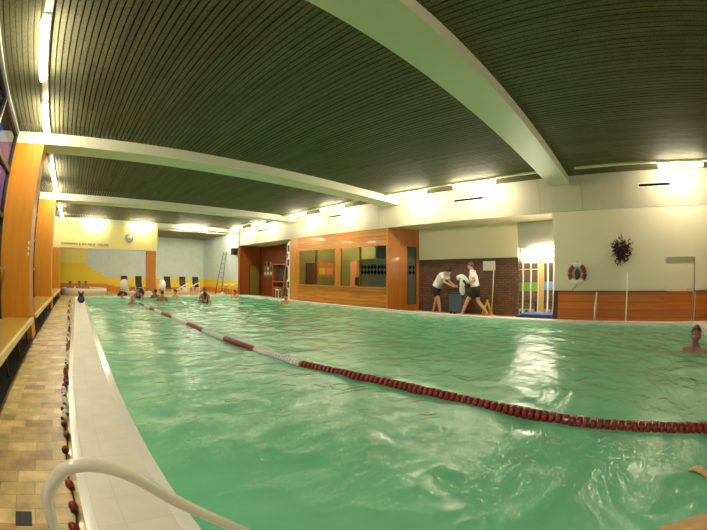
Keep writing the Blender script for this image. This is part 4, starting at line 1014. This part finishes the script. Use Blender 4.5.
    if shirt:
        q = MB()
        for s_ in (-1, 1):
            a0 = pel.lerp(ch, .12)
            q.capsule(a0+lat*s_*.052, waist+lat*s_*.045, .134, .122, SHIRT, 16); q.capsule(waist+lat*s_*.045, ch+lat*s_*.06, .122, .128, SHIRT, 16)
            q.capsule(ch+lat*s_*.06, nk+lat*s_*.045-Vector((0,0,.02)), .124, .056, SHIRT, 16)
        for S_ in 'LR':
            sh, el = J['sh'+S_], J['el'+S_]; sg = 1 if S_ == 'L' else -1
            q.capsule(nk+lat*sg*.04-Vector((0,0,.02)), sh, .060, .070, SHIRT); q.capsule(ch+lat*sg*.07, sh, .09, .070, SHIRT)
            q.tube([sh, sh.lerp(el, .3), sh.lerp(el, .62)], [.070, .070, .066], SHIRT, 16)
        bake(q, 'white_polo_shirt', .012, t, 4)
    if shorts:
        q = MB()
        for s_ in (-1, 1): q.capsule(pel+lat*s_*.05+Vector((0,0,.06)), pel+lat*s_*.05, .122, .128, shorts, 16)
        for S_ in 'LR':
            sg = 1 if S_ == 'L' else -1; hp, kn = J['hip'+S_], J['kn'+S_]
            q.capsule(pel+lat*sg*.06, hp, .126, .118, shorts, 16); q.tube([hp, hp.lerp(kn, .3), hp.lerp(kn, .68)], [.118, .112, .104], shorts, 16)
        bake(q, 'shorts', .012, t, 4)
    if trunks:
        q = MB()
        if suit:
            for s_ in (-1, 1): q.capsule(pel+lat*s_*.05, waist+lat*s_*.04, .121, .108, trunks, 14); q.capsule(waist+lat*s_*.04, ch+lat*s_*.055, .108, .118, trunks, 14); q.capsule(ch+lat*s_*.06, nk+lat*s_*.09, .112, .05, trunks, 14)
        for s_ in (-1, 1): q.capsule(pel+lat*s_*.05+Vector((0,0,.03)), pel+lat*s_*.05-Vector((0,0,.03)), .121, .121, trunks, 14)
        bake(q, 'swimwear', .014, t, 3)
    return t
def stand(**k):
    J = dict(pel=(0,0,.93), chest=(0,0,1.27), neck=(-.01,0,1.46), head=(.02,0,1.63))
    for S_, s_ in (('L',1),('R',-1)):
        J['sh'+S_] = (0, s_*.185, 1.42); J['el'+S_] = (-.02, s_*.23, 1.13); J['wr'+S_] = (.05, s_*.24, .88)
        J['hip'+S_] = (0, s_*.09, .88); J['kn'+S_] = (.02, s_*.10, .49); J['an'+S_] = (-.02, s_*.11, .095); J['toe'+S_] = (.11, s_*.12, .03)
    J.update(k); return J
def yawto(dx, dy): return math.atan2(dy, dx)
# lifeguard bending over the tub: profile facing the right of the picture
bend = stand(pel=(-.05,0,.92), chest=(.16,0,1.24), neck=(.29,0,1.38), head=(.44,0,1.43),
    shL=(.26,.185,1.34), elL=(.37,.20,1.09), wrL=(.60,.16,.96), hdL=(1,-.1,-.25), shR=(.26,-.185,1.34), elR=(.40,-.20,1.10), wrR=(.62,-.12,.98), hdR=(1,.1,-.25),
    hipL=(-.05,.09,.87), hipR=(-.05,-.09,.87), knL=(-.12,.12,.49), knR=(.12,-.10,.49), anL=(-.24,.13,.095), anR=(.20,-.11,.095), toeL=(-.11,.16,.03), toeR=(.33,-.12,.03))
pA = person(V(8.62, 5.13, -1.1), yawto(-.05, -1), bend, 'lifeguard in white polo shirt and black shorts bending over the blue grey tub', SKIN, HAIRD, 'short', True, SHORT, .009, look=(.8,0,-.55), up=(.5,0,.85))
walk = stand(pel=(0,0,.92), chest=(.08,0,1.26), neck=(.11,0,1.45), head=(.18,0,1.61),
    shL=(.08,.185,1.41), elL=(-.04,.25,1.14), wrL=(.20,.19,1.08), hdL=(1,-.3,.1), shR=(.12,-.185,1.41), elR=(.10,-.24,1.13), wrR=(.33,-.14,1.10), hdR=(1,.5,0),
    hipL=(0,.09,.87), hipR=(0,-.09,.87), knL=(.24,.10,.52), anL=(.40,.10,.12), toeL=(.53,.11,.08), knR=(-.06,-.10,.48), anR=(-.36,-.10,.16), toeR=(-.25,-.11,.03))
pB = person(V(8.62, 3.93, -1.1), yawto(-.12, 1), walk, 'lifeguard walking with head raised, carrying white towels past the notice post', SKIN, HAIRB, 'short', True, SHORT, .009, look=(1,.05,-.2))
q = MB(); o0 = V(8.62, 3.93, -1.1)
RM = Matrix.Translation(o0) @ Matrix.Rotation(yawto(-.12,1), 4, 'Z')
CLW = plain('bundle_white', (238,238,234), .9, bump=.6, nscale=16)
q.tube([RM@Vector(p_) for p_ in smoothpath([(.66,-.12,1.22), (.48,.0,1.26), (.34,.06,1.17), (.24,.03,1.02)], 5)], [.04]+[.085]*13+[.07,.05], CLW, 16)
q.tube([RM@Vector(p_) for p_ in smoothpath([(.40,.08,1.20), (.42,.12,1.02), (.42,.11,.82), (.40,.09,.68)], 5)], [.09]*12+[.08,.07,.05,.03], CLW, 14)
q.build('towel_bundle', label='white towels bundled in the arms of the walking lifeguard', cat='towels')
q = MB(); q.tube([RM@Vector(p_) for p_ in smoothpath([(.52,.02,1.22), (.38,.14,1.14), (.22,.13,1.0), (.16,.09,.93)], 5)], [.03]+[.045]*13+[.04,.03], BLACK, 12)
q.build('black_cloth', label='black cloth carried on top of the white towel bundle', cat='cloth')

# swimmers: standing on the pool bottom (chest deep) unless posed otherwise
POOLD = (2.2-1.1)*S
def swimmer(x, y, top_above_, face_dir, label, skin=SKIN, hair=HAIRD, kind='short', arms=None, female=False, trunks=None, voxel=.016, look=(1,0,0), lean=0, group=None, scale=1.0, suit=False):
    """top_above: metres of the figure that show above the water."""
    top_above = top_above_+.09
    zf = Z(WZ)+top_above-1.74*scale
    J = stand(elL=(.18,.26,1.22), wrL=(.40,.22,1.24), elR=(.18,-.26,1.22), wrR=(.40,-.22,1.24), hdL=(1,0,.1), hdR=(1,0,.1))
    if arms == 'down': J = stand()
    if arms == 'up': J = stand(elL=(.10,.34,1.55), wrL=(.16,.26,1.80), hdL=(0,0,1), elR=(.2,-.27,1.2), wrR=(.42,-.2,1.2))
    if lean:
        for k in J:
            v = Vector(J[k]); J[k] = (v.x+lean*(v.z-.9) if v.z > .9 else v.x-lean*(.9-v.z)*.6, v.y, v.z)
    zb = -POOLD
    if zf < zb:                                     # too low to stand straight: knees drawn up
        cut = zb-zf
        for S_ in 'LR':
            s_ = 1 if S_ == 'L' else -1
            J['kn'+S_] = (.33, s_*.14, max(.62, cut+.3)); J['an'+S_] = (-.02, s_*.12, max(.42, cut+.10)); J['toe'+S_] = (.10, s_*.13, max(.38, cut+.04))
    pp = V(x, y, -1.1); pp.z = zf
    return person(pp, yawto(*face_dir), J, label, skin, hair, kind, voxel=voxel, look=look, trunks=trunks or NAVY, female=female, group=group, scale=scale, suit=suit)
swimmer(4.9, 12.5, .50, (-.5,-1), 'dark haired swimmer in the middle of the pool, taller of the close pair', SKIN2, HAIRD, 'short')
swimmer(4.68, 11.9, .36, (.3,1), 'dark haired swimmer in the middle of the pool, lower and nearer of the close pair', SKIN, HAIRD, 'long', female=True, suit=True, trunks=BLACK, scale=1.08)
swimmer(6.98, 10.07, .34, (-1,-.4), 'dark haired swimmer close to the cabin corner', SKIN, HAIRD, 'short')
swimmer(6.75, 13.6, .32, (-1,-.1), 'reddish haired swimmer near the far recess edge', SKIN, HAIRR, 'short')
swimmer(3.30, 12.9, .38, (.2,1), 'brown haired swimmer seen from behind, broad shoulders, left of the pool middle', SKIN2, HAIRD, 'short')
swimmer(3.35, 14.3, .36, (-.2,1), 'dark haired swimmer just below the free standing orange column', SKIND, HAIRD, 'short')
swimmer(4.25, 14.3, .34, (-1,-.2), 'dark haired swimmer at the foot of the far sloping handrails', SKIN, HAIRD, 'short')
swimmer(2.62, 14.5, .42, (0,-1), 'dark haired swimmer beside the far end of the lane rope', SKIN2, HAIRD, 'long', female=True, suit=True)
swimmer(1.92, 14.7, .24, (1,-.2), 'dark haired swimmer at the far edge left of the lane rope', SKIN2, HAIRD, 'short')
swimmer(1.95, 11.9, .26, (-.3,-1), 'fair swimmer beside the lane rope with pale wet hair', SKIN, plain('fair_hair', (206,184,150), .6), 'short', lean=.25)
swimmer(5.16, -1.30, .31, (-.75,.66), 'tanned bald swimmer with shoulders under water near the pool corner', plain('skin_brown', (158, 108, 86), .5), HAIRD and plain('cropped_grey_hair', (84, 58, 50), .7), 'bald', voxel=.010, arms='down', look=(1,.5,-.05), scale=1.25)
# swimmer close to the camera, back just under the surface, one arm swept out
zw = Z(WZ)
JP = dict(pel=(-.30,0,-.21), chest=(.20,0,-.06), neck=(.45,0,-.04), head=(.62,0,.0),
          shL=(.42,.19,-.06), elL=(.46,.48,-.045), wrL=(.22,.64,-.005), hdL=(-.8,.6,-.05), pnL=(0,0,-1), shR=(.42,-.19,-.09), elR=(.46,-.40,-.16), wrR=(.28,-.56,-.2), hdR=(-.9,-.3,0), pnR=(0,0,-1),
          hipL=(-.40,.09,-.30), hipR=(-.40,-.09,-.30), knL=(-.74,.16,-.38), knR=(-.72,-.14,-.42), anL=(-1.14,.2,-.52), anR=(-1.10,-.2,-.56), toeL=(-1.30,.22,-.58), toeR=(-1.26,-.22,-.62))
near = person(Vector((1.29*S, -.50*S, zw+.035)), yawto(-.1,-1), JP, 'swimmer just under the surface in the bottom corner of the picture, arm swept out', plain('skin_wet', (206, 168, 112), .4), HAIRB, 'short', voxel=.010, look=(1,0,.35), up=(-.35,0,1), trunks=plain('olive_trunks', (110, 96, 50), .8))
# bathers in the whirlpool: heads above its rim
for k, (dx, dy, lab) in enumerate(((-1.05, -.6, 'bather in the whirlpool nearest the windows'), (-.35, -.2, 'bather in the middle of the whirlpool'), (.15, .3, 'bather at the back right of the whirlpool'))):
    pp = V(.3+dx*.7, 18.0+dy, -1.1); pp.z = -1.0
    J = stand()
    for S_ in 'LR':
        s_ = 1 if S_ == 'L' else -1
        J['kn'+S_] = (.35, s_*.14, .92); J['an'+S_] = (.36, s_*.12, .80); J['toe'+S_] = (.46, s_*.13, .74); J['wr'+S_] = (.12, s_*.22, .95); J['el'+S_] = (0, s_*.26, 1.12)
    person(pp, -1.57, J, lab, SKIN2, HAIRD, 'short', voxel=.02, group='whirlpool bathers')


# ------------------------------------------------------------------ camera: equisolid fisheye, as the photograph's lens
cam = bpy.data.cameras.new('camera'); cam.type = 'PANO'; cam.panorama_type = 'FISHEYE_EQUISOLID'
cam.sensor_width = 36; cam.sensor_fit = 'HORIZONTAL'; cam.fisheye_lens = 354.56/707*36; cam.fisheye_fov = math.radians(200); cam.clip_start = .02
co = bpy.data.objects.new('camera', cam); COL.objects.link(co)
yw, pt, rl = [math.radians(v) for v in (45.6404, 1.5651, -.33238)]
Rz = Matrix(((math.cos(yw), math.sin(yw), 0), (-math.sin(yw), math.cos(yw), 0), (0, 0, 1)))
Rx = Matrix(((1, 0, 0), (0, math.cos(pt), -math.sin(pt)), (0, math.sin(pt), math.cos(pt))))
Ry = Matrix(((math.cos(rl), 0, math.sin(rl)), (0, 1, 0), (-math.sin(rl), 0, math.cos(rl))))
co.matrix_world = Matrix.Translation(V(0, 0, 0)) @ ((Rz@Rx@Ry) @ Matrix(((1,0,0),(0,0,-1),(0,1,0)))).to_4x4()
scn.camera = co
# ------------------------------------------------------------------ world: blue evening outside
w = bpy.data.worlds.new('world'); scn.world = w; w.use_nodes = True
w.node_tree.nodes['Background'].inputs[0].default_value = (.035, .05, .16, 1); w.node_tree.nodes['Background'].inputs[1].default_value = 1.0
scn.view_settings.view_transform = 'Standard'; scn.view_settings.look = 'None'; scn.view_settings.exposure = 2.1; scn.view_settings.gamma = 1.12
scn.cycles.use_denoising = True; scn.cycles.max_bounces = 8; scn.cycles.diffuse_bounces = 5; scn.cycles.transparent_max_bounces = 12
scn.cycles.sample_clamp_indirect = 6; scn.cycles.caustics_reflective = False; scn.cycles.caustics_refractive = False
for o in bpy.data.objects:
    if '_w' in o: del o['_w']
